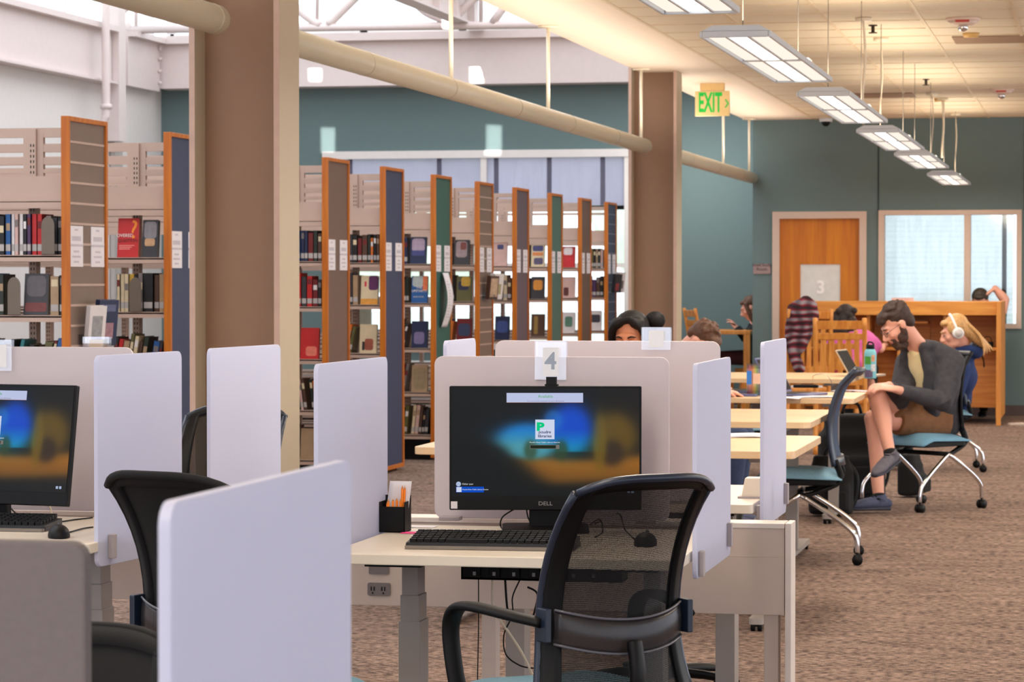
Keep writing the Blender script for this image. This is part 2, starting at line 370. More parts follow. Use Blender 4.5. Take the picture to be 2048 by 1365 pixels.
# ---- clerestory steelwork
xb=Xp(955,31.6)
struct('trim_3', MB().box(xb-.012,xb+.012,2,31.6,4.34,4.66).box(xb-.1,xb+.1,2,31.6,4.32,4.345).box(xb-.1,xb+.1,2,31.6,4.655,4.68), M_beam)
sb=MB()
for i in range(34): sb.box(xb-.09,xb+.09,3+.85*i,3.012+.85*i,4.34,4.66)
struct('trim_4', sb, M_beam)
def bars(name,Y,lines,r=.05):
    m=MB()
    for ln in lines:
        rr=r
        if isinstance(ln[-1],float): rr=ln[-1]; ln=ln[:-1]
        pts=[P(x,y,Y) for x,y in ln]; m.tube(pts,[rr]*len(pts),n=8,smooth=4 if len(pts)>2 else 0)
    return struct(name,m,M_beam)
bars('trim_5',30.7,[((215,60),(1290,47),.045),((637,-200),(634,52),.022),((656,50),(706,0),(860,-150)),((898,44),(866,0),(740,-170)),((902,44),(944,0),(1090,-150)),((962,-200),(962,48),.025),((985,46),(1060,-60),(1120,-140)),
  ((905,44),(890,36),(856,22),(832,-2),(800,-60),(780,-160),.07),((236,56),(238,30),(250,14),(290,-30),(330,-80),.06),((272,60),(272,-60),.022),((228,70),(262,52),.05),((640,52),(600,22),(560,-20),.05)])
bars('trim_6',30.2,[((205,50),(213,66),(230,80),.05)])
# ---- steel columns
def column(name,Y0,label_):
    m=MB(); 
    m.box(-3.80,-3.775,Y0,Y0+.30,0,CEIL+.25).box(-3.425,-3.40,Y0,Y0+.30,0,CEIL+.25)
    o=struct(name,m,M_colf,bevel=.003)
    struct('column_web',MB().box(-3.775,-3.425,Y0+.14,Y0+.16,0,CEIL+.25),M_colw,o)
    struct('column_flange_edge',MB().box(-3.80,-3.775,Y0-.003,Y0,0,CEIL+.2).box(-3.425,-3.40,Y0-.003,Y0,0,CEIL+.2),mat('flange_edge_paint',(188,156,138),.5),o)
column('column_1',11.42,''); column('column_2',22.80,'')
# ---- outside: lawn, hedges
struct('ground_outside', MB().box(-90,60,32.6,140,-.3,-.2), mat('lawn',(222,232,212),.9,var=.15,scale=.6))  # colour bleached to carry the overexposed daylight outside
def tree(x,y,r,h,lab):
    t=thing('tree',lab,'tree',(x,y,-.2))
    m=MB(); rn=random.Random(int(x*10)); 
    for i in range(26):
        a=rn.random()*6.28; rr=r*sqrt(rn.random())*.8; zz=h*.35+rn.random()*h*.6
        m.sph((rr*cos(a),rr*sin(a),zz),r*(.28+.2*rn.random()),n=9,m=6)
    obj('crown',m,mat('leaves',(226,236,216),.9,var=.12,scale=3),t)  # foliage colour paled to stand for overexposure and haze
    obj('trunk',MB().tube([(0,0,0),(.05,0,h*.3),(0,.05,h*.6)],[.22,.17,.1]),mat('bark',(90,75,60),.9,scale=8),t)
tree(-16.5,62,3.2,6.0,'leafy green tree standing outside beyond the north window, left one')
tree(-9.5,70,3.0,6.5,'leafy green tree standing outside beyond the north window, right one')
# ---------------------------------------------------------------- lights
W=bpy.data.worlds.new('World'); sc.world=W; W.use_nodes=True
WORLD=1.9
nt=W.node_tree; bg=nt.nodes['Background']
tc=nt.nodes.new('ShaderNodeTexCoord'); sp=nt.nodes.new('ShaderNodeSeparateXYZ'); cr=nt.nodes.new('ShaderNodeValToRGB')
nt.links.new(tc.outputs['Generated'],sp.inputs[0]); nt.links.new(sp.outputs['Z'],cr.inputs['Fac'])
cr.color_ramp.elements[0].position=0; cr.color_ramp.elements[0].color=(.86,.90,1.0,1)
cr.color_ramp.elements[1].position=.6; cr.color_ramp.elements[1].color=(.80,.88,1.0,1)
nt.links.new(cr.outputs[0],bg.inputs['Color']); bg.inputs['Strength'].default_value=WORLD
def area(name,loc,sx,sy,power,col,rot=(0,0,0),spread=pi):
    l=bpy.data.lights.new(name,'AREA'); l.shape='RECTANGLE'; l.size=sx; l.size_y=sy; l.energy=power; l.color=col; l.spread=spread
    o=bpy.data.objects.new(name,l); COL.objects.link(o); o.location=loc; o.rotation_euler=rot; return o
WARM=(1.0,.89,.76); DAY=(.86,.92,1.0)
# ---------------------------------------------------------------- camera
cd=bpy.data.cameras.new('camera'); cam=bpy.data.objects.new('camera',cd); COL.objects.link(cam)
cam.location=(0,0,H); cd.sensor_width=36; cd.lens=36*FPX/2048; cd.clip_end=400; cd.clip_start=.1
cam.matrix_world=Matrix.Translation((0,0,H))@Matrix((( _R.x,_U.x,-_F.x),(_R.y,_U.y,-_F.y),(_R.z,_U.z,-_F.z))).to_4x4()
cd.dof.use_dof=True; cd.dof.focus_distance=7.2; cd.dof.aperture_fstop=16
sc.camera=cam
sc.view_settings.view_transform='Standard'; sc.view_settings.look='None'; sc.view_settings.gamma=1; sc.view_settings.use_curve_mapping=False
sc.view_settings.exposure=0.33
sc.cycles.use_denoising=True
sc.cycles.max_bounces=7; sc.cycles.transparent_max_bounces=16; sc.cycles.sample_clamp_indirect=6
# ================================================================ CEILING FITTINGS
M_lens=emit('lit_lens',(240,226,212),.98); M_lens2=emit('lit_lens_centre',(255,250,242),2.0)
M_fix=mat('fixture_white',(206,212,218),.4,var=.02)
LY=[(7.6,10.25),(11.25,13.95),(14.95,17.6),(18.7,21.3),(22.2,24.8),(26.5,29.15)]
labels=['white pendant luminaire with lit lenses nearest the camera, cut by the top of the picture',
 'second pendant luminaire from the camera, larger, above the EXIT sign side of the row',
 'third pendant luminaire from the camera, hanging right above the end of the beige pipe',
 'fourth pendant luminaire in the row, in front of the wall joint',
 'fifth pendant luminaire in the row, second from the teal wall',
 'smallest pendant luminaire, last in the row next to the teal wall']
pl0=None
for i,((ya,yb),lb) in enumerate(zip(LY,labels)):
    Lh=2.66
    if pl0 is None:
        p=thing('pendant_light',lb,'ceiling light',(-1.44,ya,2.41),0,'pendant lights in one row under the tiled ceiling')
        m=MB(); w=.145
        m.box(-w,-w+.012,0,Lh,0,.026).box(w-.012,w,0,Lh,0,.026).box(-w+.012,w-.012,0,.012,0,.026).box(-w+.012,w-.012,Lh-.012,Lh,0,.026).prism([(-w+.004,.026),(w-.004,.026),(w-.05,.05),(-w+.05,.05)],'y',.004,Lh-.004)
        m.box(-w+.012,w-.012,Lh/2-.012,Lh/2+.012,.004,.026)
        for x in (-.045,.045): m.box(x-.006,x+.006,.012,Lh/2-.012,.004,.026).box(x-.006,x+.006,Lh/2+.012,Lh-.012,.004,.026)
        obj('housing',m,M_fix,p,bevel=.004)
        for r in range(2):
            for c_ in range(3):
                x0=-.123+.0815*c_; y0=.03+r*Lh/2
                obj('lens',MB().box(x0,x0+.076,y0,y0+Lh/2-.05,.010,.022),M_lens2 if c_==1 else M_lens,p)
        obj('mounting_bracket',MB().prism([(-.07,.05),(.07,.05),(.045,.11),(-.045,.11)],'y',Lh-.18,Lh-.04),M_fix,p)
        m=MB()
        for y in (.25,Lh-.25):
            m.tube([(0,y,.06),(0,y,CEIL-2.41)],.0025,n=6)
        obj('suspension_wire',m,mat('steel_wire',(150,140,128),.4,metal=.5),p)
        pl0=p; pls=[p]
    else:
        p=copy_tree(pl0); p.location=(-1.44,ya,2.41); p['label']=lb; pls.append(p)
    area('pendant_down',(-1.44,(ya+yb)/2,2.40),.26,2.5,30,(1,.90,.78))
    area('pendant_up',(-1.44,(ya+yb)/2,2.50),.26,2.5,13,(1,.86,.68),(pi,0,0))
# added unseen lamps, no fixtures, to light the room from out of view
for x in (1.6,4.4):
    for ya,yb in LY: area('pendant_down',(x,(ya+yb)/2,2.40),.26,2.5,30,(1,.90,.78)); area('pendant_up',(x,(ya+yb)/2,2.50),.26,2.5,12,(1,.86,.68),(pi,0,0))
for y in (5,1): area('pendant_down',(-1.44,y,2.4),.26,2.5,26,(1,.90,.78)); area('pendant_up',(-1.44,y,2.5),.26,2.5,12,(1,.86,.68),(pi,0,0))
area('recess_fill',(-4.5,30.9,2.9),.5,.4,12,(1,.95,.86),(radians(40),0,0))  # added warm fill lamp, no fixture, brightens the recess wall
for i_,(sx_,sy_,w_,h_,e_) in enumerate(((627,138,.13,.20,1.3),(951,136,.14,.26,1.5),(656,281,.17,.28,.33),(988,282,.18,.34,.42),(2042,848,.22,.30,.9))):
    tg=P(sx_,sy_,31.6 if i_<2 else 32.0) if i_<4 else G(2042,848); l=bpy.data.lights.new('sun_gap','AREA'); l.shape='RECTANGLE'; l.size=w_; l.size_y=h_; l.spread=radians(1.2); l.energy=e_; l.color=(1,.97,.92)
    o=bpy.data.objects.new('sun_gap',l); COL.objects.link(o); o.location=(tg.x-.3,tg.y-3.0,tg.z+1.1) if i_<4 else (tg.x,tg.y-.1,2.8); o.rotation_euler=(tg-Vector(o.location)).to_track_quat('-Z','Y').to_euler()
# added lamp under the clerestory roof, standing in for daylight from its glazing
area('clerestory_fill',(-7.3,15,6.5),6.6,33,1200,DAY)
# power cords
def cord(px,py,ylow,pi_,thick=.006):
    a=G(px,py,CEIL-.002); t=obj('power_cord',MB().cyl((0,0,-.02),(0,0,0),.055,n=20),M_rod,pls[pi_]); t.location=a-pls[pi_].location
    z=H+(561-ylow)*a.y/FPX*1.0
    obj('cable',MB().tube([(0,0,-.02),(.012,0,-.25),(-.004,0,-.5),(0,0,z-CEIL)],thick,n=8),M_rod,t)
cord(1727,36,250,3,.008)
cord(1762,76,262,3,.005)
cord(1885,197,318,4,.010)
cord(1864,186,318,4,.004)
cord(1911,227,352,5,.004)
# beige pipes = tubular uplights on rods
def pipe(y0,y1,rods,lab):
    t=thing('ceiling_pipe',lab,'pipe',(-3.65,y0,2.53),0,'long beige pipes hung from rods in one line')
    m=MB().cyl((0,0,0),(0,y1-y0,0),.062,n=28); m.sph((0,y1-y0,0),(.062,.012,.062)).sph((0,0,0),(.062,.012,.062))
    obj('tube',m,M_pipe,t)
    for y in range(1,int((y1-y0)/1.85)+1): obj('joint_ring',MB().cyl((0,y*1.85-.01,0),(0,y*1.85+.01,0),.0632,n=28),mat('pipe_joint',(190,180,155),.4),t)
    for ry in rods:
        r=obj('rod',MB().cyl((0,ry-y0,.06),(0,ry-y0,CEIL-2.53),.013,n=10),M_rod,t)
        obj('rod_plate',MB().cyl((0,ry-y0,CEIL-2.53-.012),(0,ry-y0,CEIL-2.53),.07,n=20),M_rod,r)
    return t
pipe(2.0,11.33,[3.6,10.98],'thick beige pipe end overlapping the near brown column, top left')
pipe(11.9,22.72,[15.7,18.6,22.52],'long beige pipe running between the two brown columns')
pipe(23.3,30.0,[27.6,29.7],'far beige pipe behind the second column, ending by the teal wall')
for ya,yb in ((2,11),(12,22.5),(23.3,29.5)): area('pipe_uplight',(-3.45,(ya+yb)/2,2.62),.06,yb-ya,(yb-ya)*3.6,WARM,(pi,radians(-12),0))
e=G(1425,167,CEIL)
t=thing('exit_sign','green on cream EXIT sign hanging from the soffit right of the second column','sign',e)
S=.302
obj('mount',MB().box(-.105,.105,-.035,.035,-.065,0),mat('exit_mount',(226,190,128),.5),t,bevel=.003)
bd=obj('sign_face',MB().box(-S/2,S/2,-.02,.02,-.285,-.068),mat('exit_face',(236,204,140),.5,emis=.05,ecol=(255,220,150)),t,bevel=.004)
Mg=mat('exit_green',(14,172,60),.5,emis=.25,ecol=(10,190,60))
text('lettering','EXIT',.235,Mg,t,(-.018,-.0212,-.175),sx=.43,depth=.001,bold=.028)
text('chevron','›',.16,Mg,t,(.128,-.0212,-.165),depth=.001)
def sensor(px,py,lab,red=False):
    a=G(px,py,CEIL); t=thing('smoke_detector',lab,'smoke detector',a)
    obj('base',MB().cyl((0,0,-.02),(0,0,0),.11,.115,n=24).cyl((0,0,-.045),(0,0,-.02),.07,.10,n=24),mat('detector_white',(222,196,178),.5),t)
    obj('strobe_lens',MB().sph((0,0,-.06),(.035,.035,.03)),M_chrome,t)
    if red: obj('red_mark',MB().box(-.045,.045,-.103,-.1,-.035,-.02),mat('red_mark',(190,60,50),.5),t)
sensor(1926,36,'round white ceiling strobe with red lettering, the larger one upper right',True)
sensor(2003,178,'small round ceiling strobe near the teal wall, right',True)
def spr(px,py,lab):
    a=G(px,py,CEIL); t=thing('sprinkler_head',lab,'sprinkler',a)
    obj('stem',MB().cyl((0,0,-.05),(0,0,0),.012,n=10).cyl((0,0,-.008),(0,0,0),.03,n=14),mat('dark_brass',(70,58,44),.4,metal=.6),t)
    obj('deflector',MB().cyl((0,0,-.056),(0,0,-.05),.03,n=14),_mats['dark_brass'],t)
spr(1746,50,'dark sprinkler head in the tiled ceiling between two cords'); spr(1852,158,'small sprinkler head in the tiled ceiling farther back')
def ssr(px,py,lab):
    a=G(px,py,CEIL); return tag(obj('occupancy_sensor',MB().cyl((a.x,a.y,CEIL-.03),(a.x,a.y,CEIL),.05,.06,n=20),mat('sensor_tan',(206,164,96),.5)),lab,'sensor')
ssr(1942,66,'tan round sensor below the larger ceiling strobe'); ssr(1880,197,'tan round sensor above the fifth luminaire')
a=G(1651,238,CEIL); a.y=29.75; a.x=Xp(1651,29.75)
t=thing('security_camera','white dome camera with black lens under the ceiling at the teal wall','camera',a)
obj('housing',MB().cyl((0,0,-.04),(0,0,0),.07,n=24),M_fix,t); obj('dome',MB().sph((0,0,-.045),(.045,.045,.045)),M_black,t)
# vents: darker tiles in the ceiling
for px,py in ((1990,78),(1765,190)):
    a=G(px,py,CEIL); struct('ceiling_vent',MB().box(a.x-.29,a.x+.29,a.y-.29,a.y+.29,CEIL-.008,CEIL-.001),mat('vent_metal',(150,120,96),.7))
a=P(1524,538,YD)
t=thing('wall_sign','small grey plaque with two lines of dark lettering left of the study room door','sign',(a.x,YD-.012,a.z))
obj('plate',MB().slab(-.093,.093,-.004,.01,-.055,.052,.008,axis='y'),mat('plaque',(152,128,124),.6),t)
text('lettering','Small Study\nRoom',.046,M_ink,t,(0,-.0055,.018),depth=.0006)
# the pipe dropping at the west wall
yp=29.3; xp=Xp(213,yp)
o=obj('down_pipe',MB().tube([(xp,yp,6.5),(xp,yp,4.0),(xp,yp,3.32),(xp-.01,yp,3.22),(xp-.06,yp,3.15),(xp-.2,yp,3.14),(XW+.01,yp,3.14)],.045,n=16).cyl((xp,yp,3.32),(xp,yp,3.37),.065),M_beam)
tag(o,'white drain pipe coming down in front of the west beam, top left','pipe')
# ================================================================ BOOKCASES
PX=-5.147
PCOL={'brown':(112,88,76),'navy':(44,58,92),'green':(38,92,84),'mauve':(98,84,94),'sage':(74,110,100),'slat':(124,104,92),'navyslat':(58,64,88)}
def pm(k): return mat('panel_'+k,PCOL[k],.55,var=.03)
M_slatline=mat('slat_groove',(190,164,150),.4)
RG=[ # near edge Y, panel kind, visible left px, ordinal words
 (13.53,'slat',-28,'brown slatted end panel nearest the camera'),
 (15.13,'navy',222,'navy end panel touching the near column'),
 (16.75,'brown',None,''),
 (18.43,'brown',590,'tall brown end panel right of the near column'),
 (20.0,'navy',690,'tall navy end panel'),
 (21.6,'green',802,'dark green end panel with a paper strip'),
 (23.2,'slat',898,'grey-brown slatted end panel in mid row'),
 (24.75,'mauve',984,'mauve end panel'),
 (26.4,'sage',1056,'sage green end panel'),
 (28.0,'brown',1120,'narrow brown end panel near the far column'),
 (29.55,'navyslat',1176,'dark slatted end panel last in the row'),
]
PW=.58; BOARDS=[1.56,1.25,.89,.54,.20]
def range_case(Y,kind,words):
    t=thing('bookcase', 'double-sided metal bookcase ending in the '+(words or 'hidden end panel behind the near column'),'bookcase',(PX,Y,0))
    L=2.75
    ep=obj('end_panel', MB().box(-.042,0,0,.026,.02,2.27).box(-.042,0,PW-.026,PW,.02,2.27).box(-.042,0,.026,PW-.026,2.245,2.27).box(-.042,0,.026,PW-.026,.02,.05), M_oak,t,bevel=.002)
    ins=MB(); ins.box(-.038,-.012,.026,PW-.026,.05,2.245)
    obj('panel_face',ins,pm(kind),ep)
    if 'slat' in kind:
        g=MB(); z=.14
        while z<2.2: g.box(-.0125,-.0095,.03,PW-.03,z,z+.012); z+=.105
        obj('slat_groove',g,M_slatline if kind=='slat' else mat('slat_groove_dim',(112,108,124),.4),ep)
    for y0 in (.03,.345):
        c=MB().box(-.011,-.008,y0,y0+.195,1.50,1.605).box(-.011,-.008,y0,y0+.195,1.615,1.71)
        cd_=obj('section_card',c,M_paper,ep)
        k=MB()
        for z,w in ((1.69,.05),(1.645,.13),(1.578,.08),(1.552,.12),(1.525,.07)): k.box(-.0085,-.0075,y0+.0975-w/2,y0+.0975+w/2,z-.005 if z!=1.645 else z-.012,z+.005 if z!=1.645 else z+.012)
        k.box(-.0105,-.0078,y0,y0+.195,1.604,1.616)
        obj('card_lettering',k,M_inkl,cd_)
    # uprights with slots
    for i,x in enumerate((-.30,-1.21,-2.12)):
        u=obj('upright',MB().box(x-.02,x+.02,PW/2-.03,PW/2+.03,.1,2.22),M_shelfm,t)
        s=MB(); z=.25
        while z<2.15: s.box(x-.010,x-.005,PW/2-.0315,PW/2-.03,z,z+.014); s.box(x+.006,x+.011,PW/2-.0315,PW/2-.03,z,z+.014); z+=.028
        obj('upright_slots',s,M_black,u)
    # slotted upper back
    b=MB()
    for z0,z1 in (((2.175,2.225),(2.10,2.14),(2.035,2.07),(1.99,2.01)) if Y<22 else ((2.185,2.225),(2.135,2.16))): b.box(-L,-.045,PW/2-.012,PW/2+.012,z0,z1)
    for x in (-.30,-1.21,-2.12): b.box(x-.055,x+.055,PW/2-.014,PW/2+.014,1.94,2.2)
    obj('slotted_back',b,M_shelfm,t)
    obj('canopy',MB().box(-L,-.045,.045,.06,1.86,1.965).box(-L,-.045,PW-.06,PW-.045,1.86,1.965).box(-L,-.045,.03,PW-.03,1.835,1.86).box(-L,-.045,.03,.05,1.80,1.83),M_shelfm,t)
    for z in BOARDS:
        obj('shelf_board',MB().box(-L,-.045,.02,PW-.02,z-.012,z).box(-L,-.045,.02,.034,z-.034,z-.004).box(-L,-.045,PW-.034,PW-.02,z-.034,z-.004),M_shelfm,t)
    obj('kick_base',MB().box(-L,-.045,.06,PW-.06,0,.165),M_black,t)
    return t
for Y,k,xl,wd in RG: range_case(Y,k,wd)
# ---------------------------------------------------------------- books
PAL={'dark green':(34,44,36),'black':(24,22,24),'charcoal':(52,50,54),'navy':(28,40,74),'blue':(30,88,150),'dark red':(110,22,24),'red':(188,30,30),
 'orange':(214,110,36),'cream':(214,196,160),'tan':(168,140,108),'white':(222,216,214),'grey':(120,112,110),'brown':(82,54,40),'purple':(74,44,84),'teal':(36,110,118),'olive':(92,88,48),'pale pink':(206,170,160),'yellow':(214,172,60)}
KEYS=['black','black','charcoal','dark green','brown','navy','dark red','cream','tan','white','grey','black','olive','purple','blue','orange','red','teal','pale pink','brown','charcoal']
M_pages=mat('page_block',(206,190,160),.9,var=.1,scale=60,aniso=(60,1,1))
M_lab=mat('spine_label',(178,172,168),.8)
ORD=['first','second','third','fourth','fifth','sixth','seventh','eighth','ninth','tenth','eleventh','twelfth','thirteenth','fourteenth','fifteenth','sixteenth','seventeenth','eighteenth','nineteenth','twentieth']
SH=['top','second','third','fourth','lowest']
rb=random.Random(11); nbook=0
def spine_book(x,y,z,th,h,d,key,tilt=0,label='',group=None):
    global nbook; nbook+=1
    m=MB(); 
    m.box(-th,0,0,.003,0,h); m.box(-th,-th+.0025,0,d,0,h); m.box(-.0025,0,0,d,0,h)
    m.cur=1; m.box(-th+.0025,-.0025,.003,d-.005,.003,h-.004)
    m.cur=2; m.box(-th*.92,-th*.08,-.0006,0,.02,.055)
    if rb.random()<.6: m.cur=3; zz=h*(.55+.2*rb.random()); m.box(-th*.85,-th*.15,-.0005,0,zz,zz+h*.18)
    bc=rb.choice(['cream','white','tan','grey','dark red'])
    if len(label.replace('-',' ').split())>16: label=label.replace('upright ','')
    o=obj('book',m,[mat('book_'+key.replace(' ','_'),PAL[key],.5,var=.08),M_pages,M_lab,mat('spine_band_'+bc,PAL[bc],.5)])
    o.location=(x,y,z); o.rotation_euler=(0,tilt,0)
    return tag(o,label,'book',group)
def cover_book(x,y,z,w,h,th,key,label,rz=0,lean=-.12,art=None,par=None):
    global nbook; nbook+=1
    t=thing('book',label,'book',(x,y,z),rz); t.rotation_euler=(lean,0,rz)
    obj('cover',MB().box(0,w,0,.0025,0,h).box(0,w,th-.0025,th,0,h).box(-.001,.0015,0,th,0,h),mat('book_'+key.replace(' ','_'),PAL[key],.4,var=.06),t)
    obj('pages',MB().box(.0015,w-.004,.0025,th-.0025,.003,h-.003),M_pages,t)
    if art: art(t,w,h)
    return t
def art_blocks(cols):
    def f(t,w,h):
        for i,(c,x0,x1,z0,z1) in enumerate(cols):
            obj('cover_art',MB().slab(w*x0,w*x1,-.0008-.0003*i,0,h*z0,h*z1,min(w*(x1-x0),h*(z1-z0))*.25,axis='y'),mat('art_%d_%d_%d'%c,c,.5,var=.15,scale=30),t)
    return f
for ri,(Y,k,xl,wd) in enumerate(RG):
    if xl is None: continue
    xleft=Xp(xl,Y)-.06; short={0:'nearest slatted',1:'near-column navy',3:'tall brown',4:'tall navy',5:'dark green',6:'mid-row slatted',7:'mauve',8:'sage green',9:'narrow brown',10:'last dark slatted'}[ri]
    for si,z in enumerate(BOARDS):
        if si>=3 and ri not in (3,5): continue
        if si==2 and False: continue
        x=PX-.05; n=0; y=Y+.05
        # a face-out book beside the end panel, as many shelves have
        face={(1,0):1,(3,2):1,(4,1):1,(4,2):1,(5,0):1,(5,1):1,(5,2):1,(6,0):1,(6,1):1,(7,0):1,(8,0):1,(8,1):1,(9,0):1,(9,1):1,(7,2):1,(8,2):1,(9,2):1,(10,2):1,(5,3):1,(3,4):1,(0,1):1,(6,2):1}.get((ri,si))
        lowest=.62
        if face:
            wv=.13 if (ri,si)!=(1,0) else .092
            hv=.215
            key,art={(1,0):('charcoal',art_blocks([((130,126,130),.1,.9,.5,.95),((190,150,110),.15,.8,.3,.5)])),(4,1):('cream',art_blocks([((90,30,84),.45,1,.5,1),((214,150,60),0,1,0,.2),((200,40,60),.2,.32,.62,.8)])),
              (4,2):('cream',art_blocks([((150,80,60),.3,.8,.1,.5),((40,36,34),.15,.3,.1,.4)])),
              (5,0):('navy',art_blocks([((170,150,170),.1,.9,.45,.95),((60,64,120),.1,.9,.3,.5)])),(5,1):('blue',art_blocks([((176,186,184),.05,.75,.6,1),((232,120,70),.7,1,.45,1)])),
              (5,2):('navy',art_blocks([((120,110,150),.15,.8,.15,.6)])),(6,0):('charcoal',art_blocks([((150,130,130),.1,.85,.3,.95),((120,60,50),.4,.8,.6,.9)])),(6,1):('olive',art_blocks([((30,34,64),.1,.8,.45,.8),((190,150,50),.3,.9,.6,.98)])),
              (7,0):('pale pink',art_blocks([((60,64,110),.3,.75,.7,.9)])),(8,0):('cream',art_blocks([((70,70,120),.1,.9,.7,.95),((214,130,70),.1,.9,.5,.65),((90,80,110),.2,.9,.1,.4)])),(8,1):('charcoal',art_blocks([((214,140,50),.15,.85,.4,.85)])),
              (9,0):('red',art_blocks([((225,215,215),.1,.8,.6,.95),((200,30,40),.3,.9,.1,.5)])),(9,1):('pale pink',art_blocks([((90,40,40),.1,.5,.1,.5)])),(3,2):('red',art_blocks([((225,120,100),.3,.9,.1,.4)])),
              (7,2):('navy',art_blocks([((60,80,140),.1,.9,.3,.8)])),(8,2):('brown',art_blocks([((150,120,60),.2,.5,.1,.9)])),(9,2):('white',art_blocks([((90,130,110),.2,.8,.3,.8)])),(10,2):('white',art_blocks([((60,60,70),.1,.9,.4,.8)])),
              (5,3):('tan',art_blocks([((150,130,100),.1,.9,.1,.9)])),(3,4):('tan',None),(0,1):('charcoal',art_blocks([((110,50,44),.05,.95,.08,.3),((90,84,88),.1,.9,.45,.95)])),(6,2):('dark red',art_blocks([((50,60,90),.1,.9,.3,.8)]))}[(ri,si)]
            dx={(1,0):.045,(0,1):.085,(5,0):.04,(5,1):.03,(4,1):.02,(6,0):.05,(7,0):.05}.get((ri,si),.03)
            xb=PX-.05-dx-wv
            b_=cover_book(xb,Y+.045,z+.001,wv,hv,.03,key,'%s book shown cover-forward by the %s panel, %s shelf'%(key,short,SH[si]),art=art)
            if (ri,si)==(5,1):
                Mw=mat('title_white',(232,226,220),.5)
                text('title','THE\nUPSTARTS',.027,Mw,b_,(wv*.48,-.0022,hv*.50),depth=.0004); text('author','BRAD STONE',.014,Mw,b_,(wv*.45,-.0022,hv*.22),depth=.0004)
            # spines behind / to the left of it
            x=PX-.05-dx-wv-.012
            if (ri,si)==(0,1):
                spine_book(PX-.046-.028,y,z+.001,.048,.2,.16,'tan',0,'tan upright book next to the %s panel, %s shelf'%(short,SH[si]),'upright books on the bookcases')
                spine_book(PX-.046,y,z+.001,.026,.205,.16,'black',0,'dark upright book second from the %s panel, %s shelf'%(short,SH[si]),'upright books on the bookcases')
        tilt=0
        if si>=2: tilt=rb.choice([.16,.22,.1,-.12])
        x-=(.01 if not tilt else abs(tilt)*.2+.01)+(.09 if (ri,si)==(0,1) else 0)
        if (ri,si)==(0,0): seq=[('black',.022,.19),('charcoal',.03,.19),('grey',.03,.2),('charcoal',.02,.18),('red',.028,.215),('red',.028,.215),('purple',.022,.21),('black',.02,.21),('white',.022,.215),('pale pink',.022,.215),('white',.022,.21),('blue',.03,.21),('black',.03,.2),('navy',.03,.22)]
        elif (ri,si)==(1,0): seq=[]
        elif (ri,si)==(1,1): seq=[('tan',.03,.215),('brown',.03,.21),('black',.06,.22),('grey',.03,.22),('black',.022,.21),('yellow',.03,.215),('cream',.026,.215),('cream',.026,.215),('cream',.02,.215)]
        elif (ri,si)==(0,1): seq=[('dark green',.03,.21),('blue',.03,.215),('cream',.024,.21),('cream',.022,.21)]
        else: seq=None
        while x>xleft:
            if seq is not None:
                if n>=len(seq): break
                key,th,h=seq[n]
            else: key,th,h=rb.choice(KEYS),rb.uniform(.018,.042),rb.uniform(.18,.235)
            h=min(h,.26 if si else .21)
            spine_book(x,y+rb.uniform(0,.015),z+.001+(abs(sin(tilt))*th if tilt>0 else 0),th,h,.16,key,tilt,
              '%s upright book, %s from the %s panel, %s shelf'%(key,ORD[min(n,19)],short,SH[si]),'upright books on the bookcases')
            x-=th/cos(tilt)+.0012; n+=1
            if seq is None and rb.random()<.06: x-=.03
# the red cover with the question mark
z=BOARDS[0]; Y=RG[1][0]
b_=cover_book(Xp(229,Y),Y+.045,z+.001,.125,.225,.03,'red','bright red book with an orange question mark on its cover',art=None)
text('question_mark','?',.15,mat('art_orange',(240,140,30),.5),b_,(.095,-.0012,.155),rot=(pi/2,0,.0),depth=.0004)
text('title','OVERED',.026,mat('title_white',(232,226,220),.5),b_,(.042,-.0012,.125),depth=.0004)
text('subtitle','QUESTION',.024,mat('title_dark',(70,8,10),.5),b_,(.06,-.0012,.095),depth=.0004)
obj('cover_lines',MB().box(.01,.10,-.0008,0,.066,.070).box(.01,.085,-.0008,0,.056,.060).box(.01,.075,-.0008,0,.046,.050),mat('pale_line',(240,150,140),.5),b_)
# metal bookends seen on two shelves
def bookend(x,y,z,lab):
    o=[(cos(a)*.035,.15+sin(a)*.045) for a in [pi*i/8 for i in range(9)]]
    m=MB().prism([(-.035,0),(.035,0)]+o,'y',0,.0015).box(-.035,.035,0,.1,0,.0015)
    o=obj('bookend',m,mat('bookend_metal',(112,100,88),.4,metal=.3)); o.location=(x,y,z); return tag(o,lab,'bookend')
bookend(Xp(104,13.6),13.545,1.562,'grey arched metal bookend among the books on the top shelf, far left bookcase')
bookend(Xp(36,13.6),13.545,1.252,'pale arched bookend on the second shelf beside the blue book, far left')
bookend(Xp(277,15.2),15.145,1.252,'grey arched bookend beside yellow and cream books on the second shelf')
# displays hooked on slatted end panels
def display(Yc,z,books,lab):
    h=thing('book_holder',lab,'display holder',(PX-.006,Yc,z))
    obj('ledge',MB().box(0,.10,-.12,.17,-.004,0).box(.096,.10,-.12,.17,0,.04).box(-.004,0,-.12,.17,-.004,.06),_mats['clear_acrylic'],h)
    for (dy,w,hh,th,key,lb,art,rz) in books:
        b=thing('book',lb,'book',(PX+.012,Yc+dy,z+.002)); b.rotation_euler=(0,.12,rz-.45)
        obj('cover',MB().box(0,.002,0,w,0,hh).box(th-.002,th,0,w,0,hh).box(0,th,0,.002,0,hh),mat('book_'+key.replace(' ','_'),PAL[key],.35,var=.05),b)
        obj('pages',MB().box(.002,th-.002,.002,w-.004,.003,hh-.003),M_pages,b)
        for c,y0,y1,z0,z1 in art: obj('cover_art',MB().box(th,th+.001,w*y0,w*y1,hh*z0,hh*z1),mat('art_%d_%d_%d'%c,c,.5,var=.2,scale=40),b)
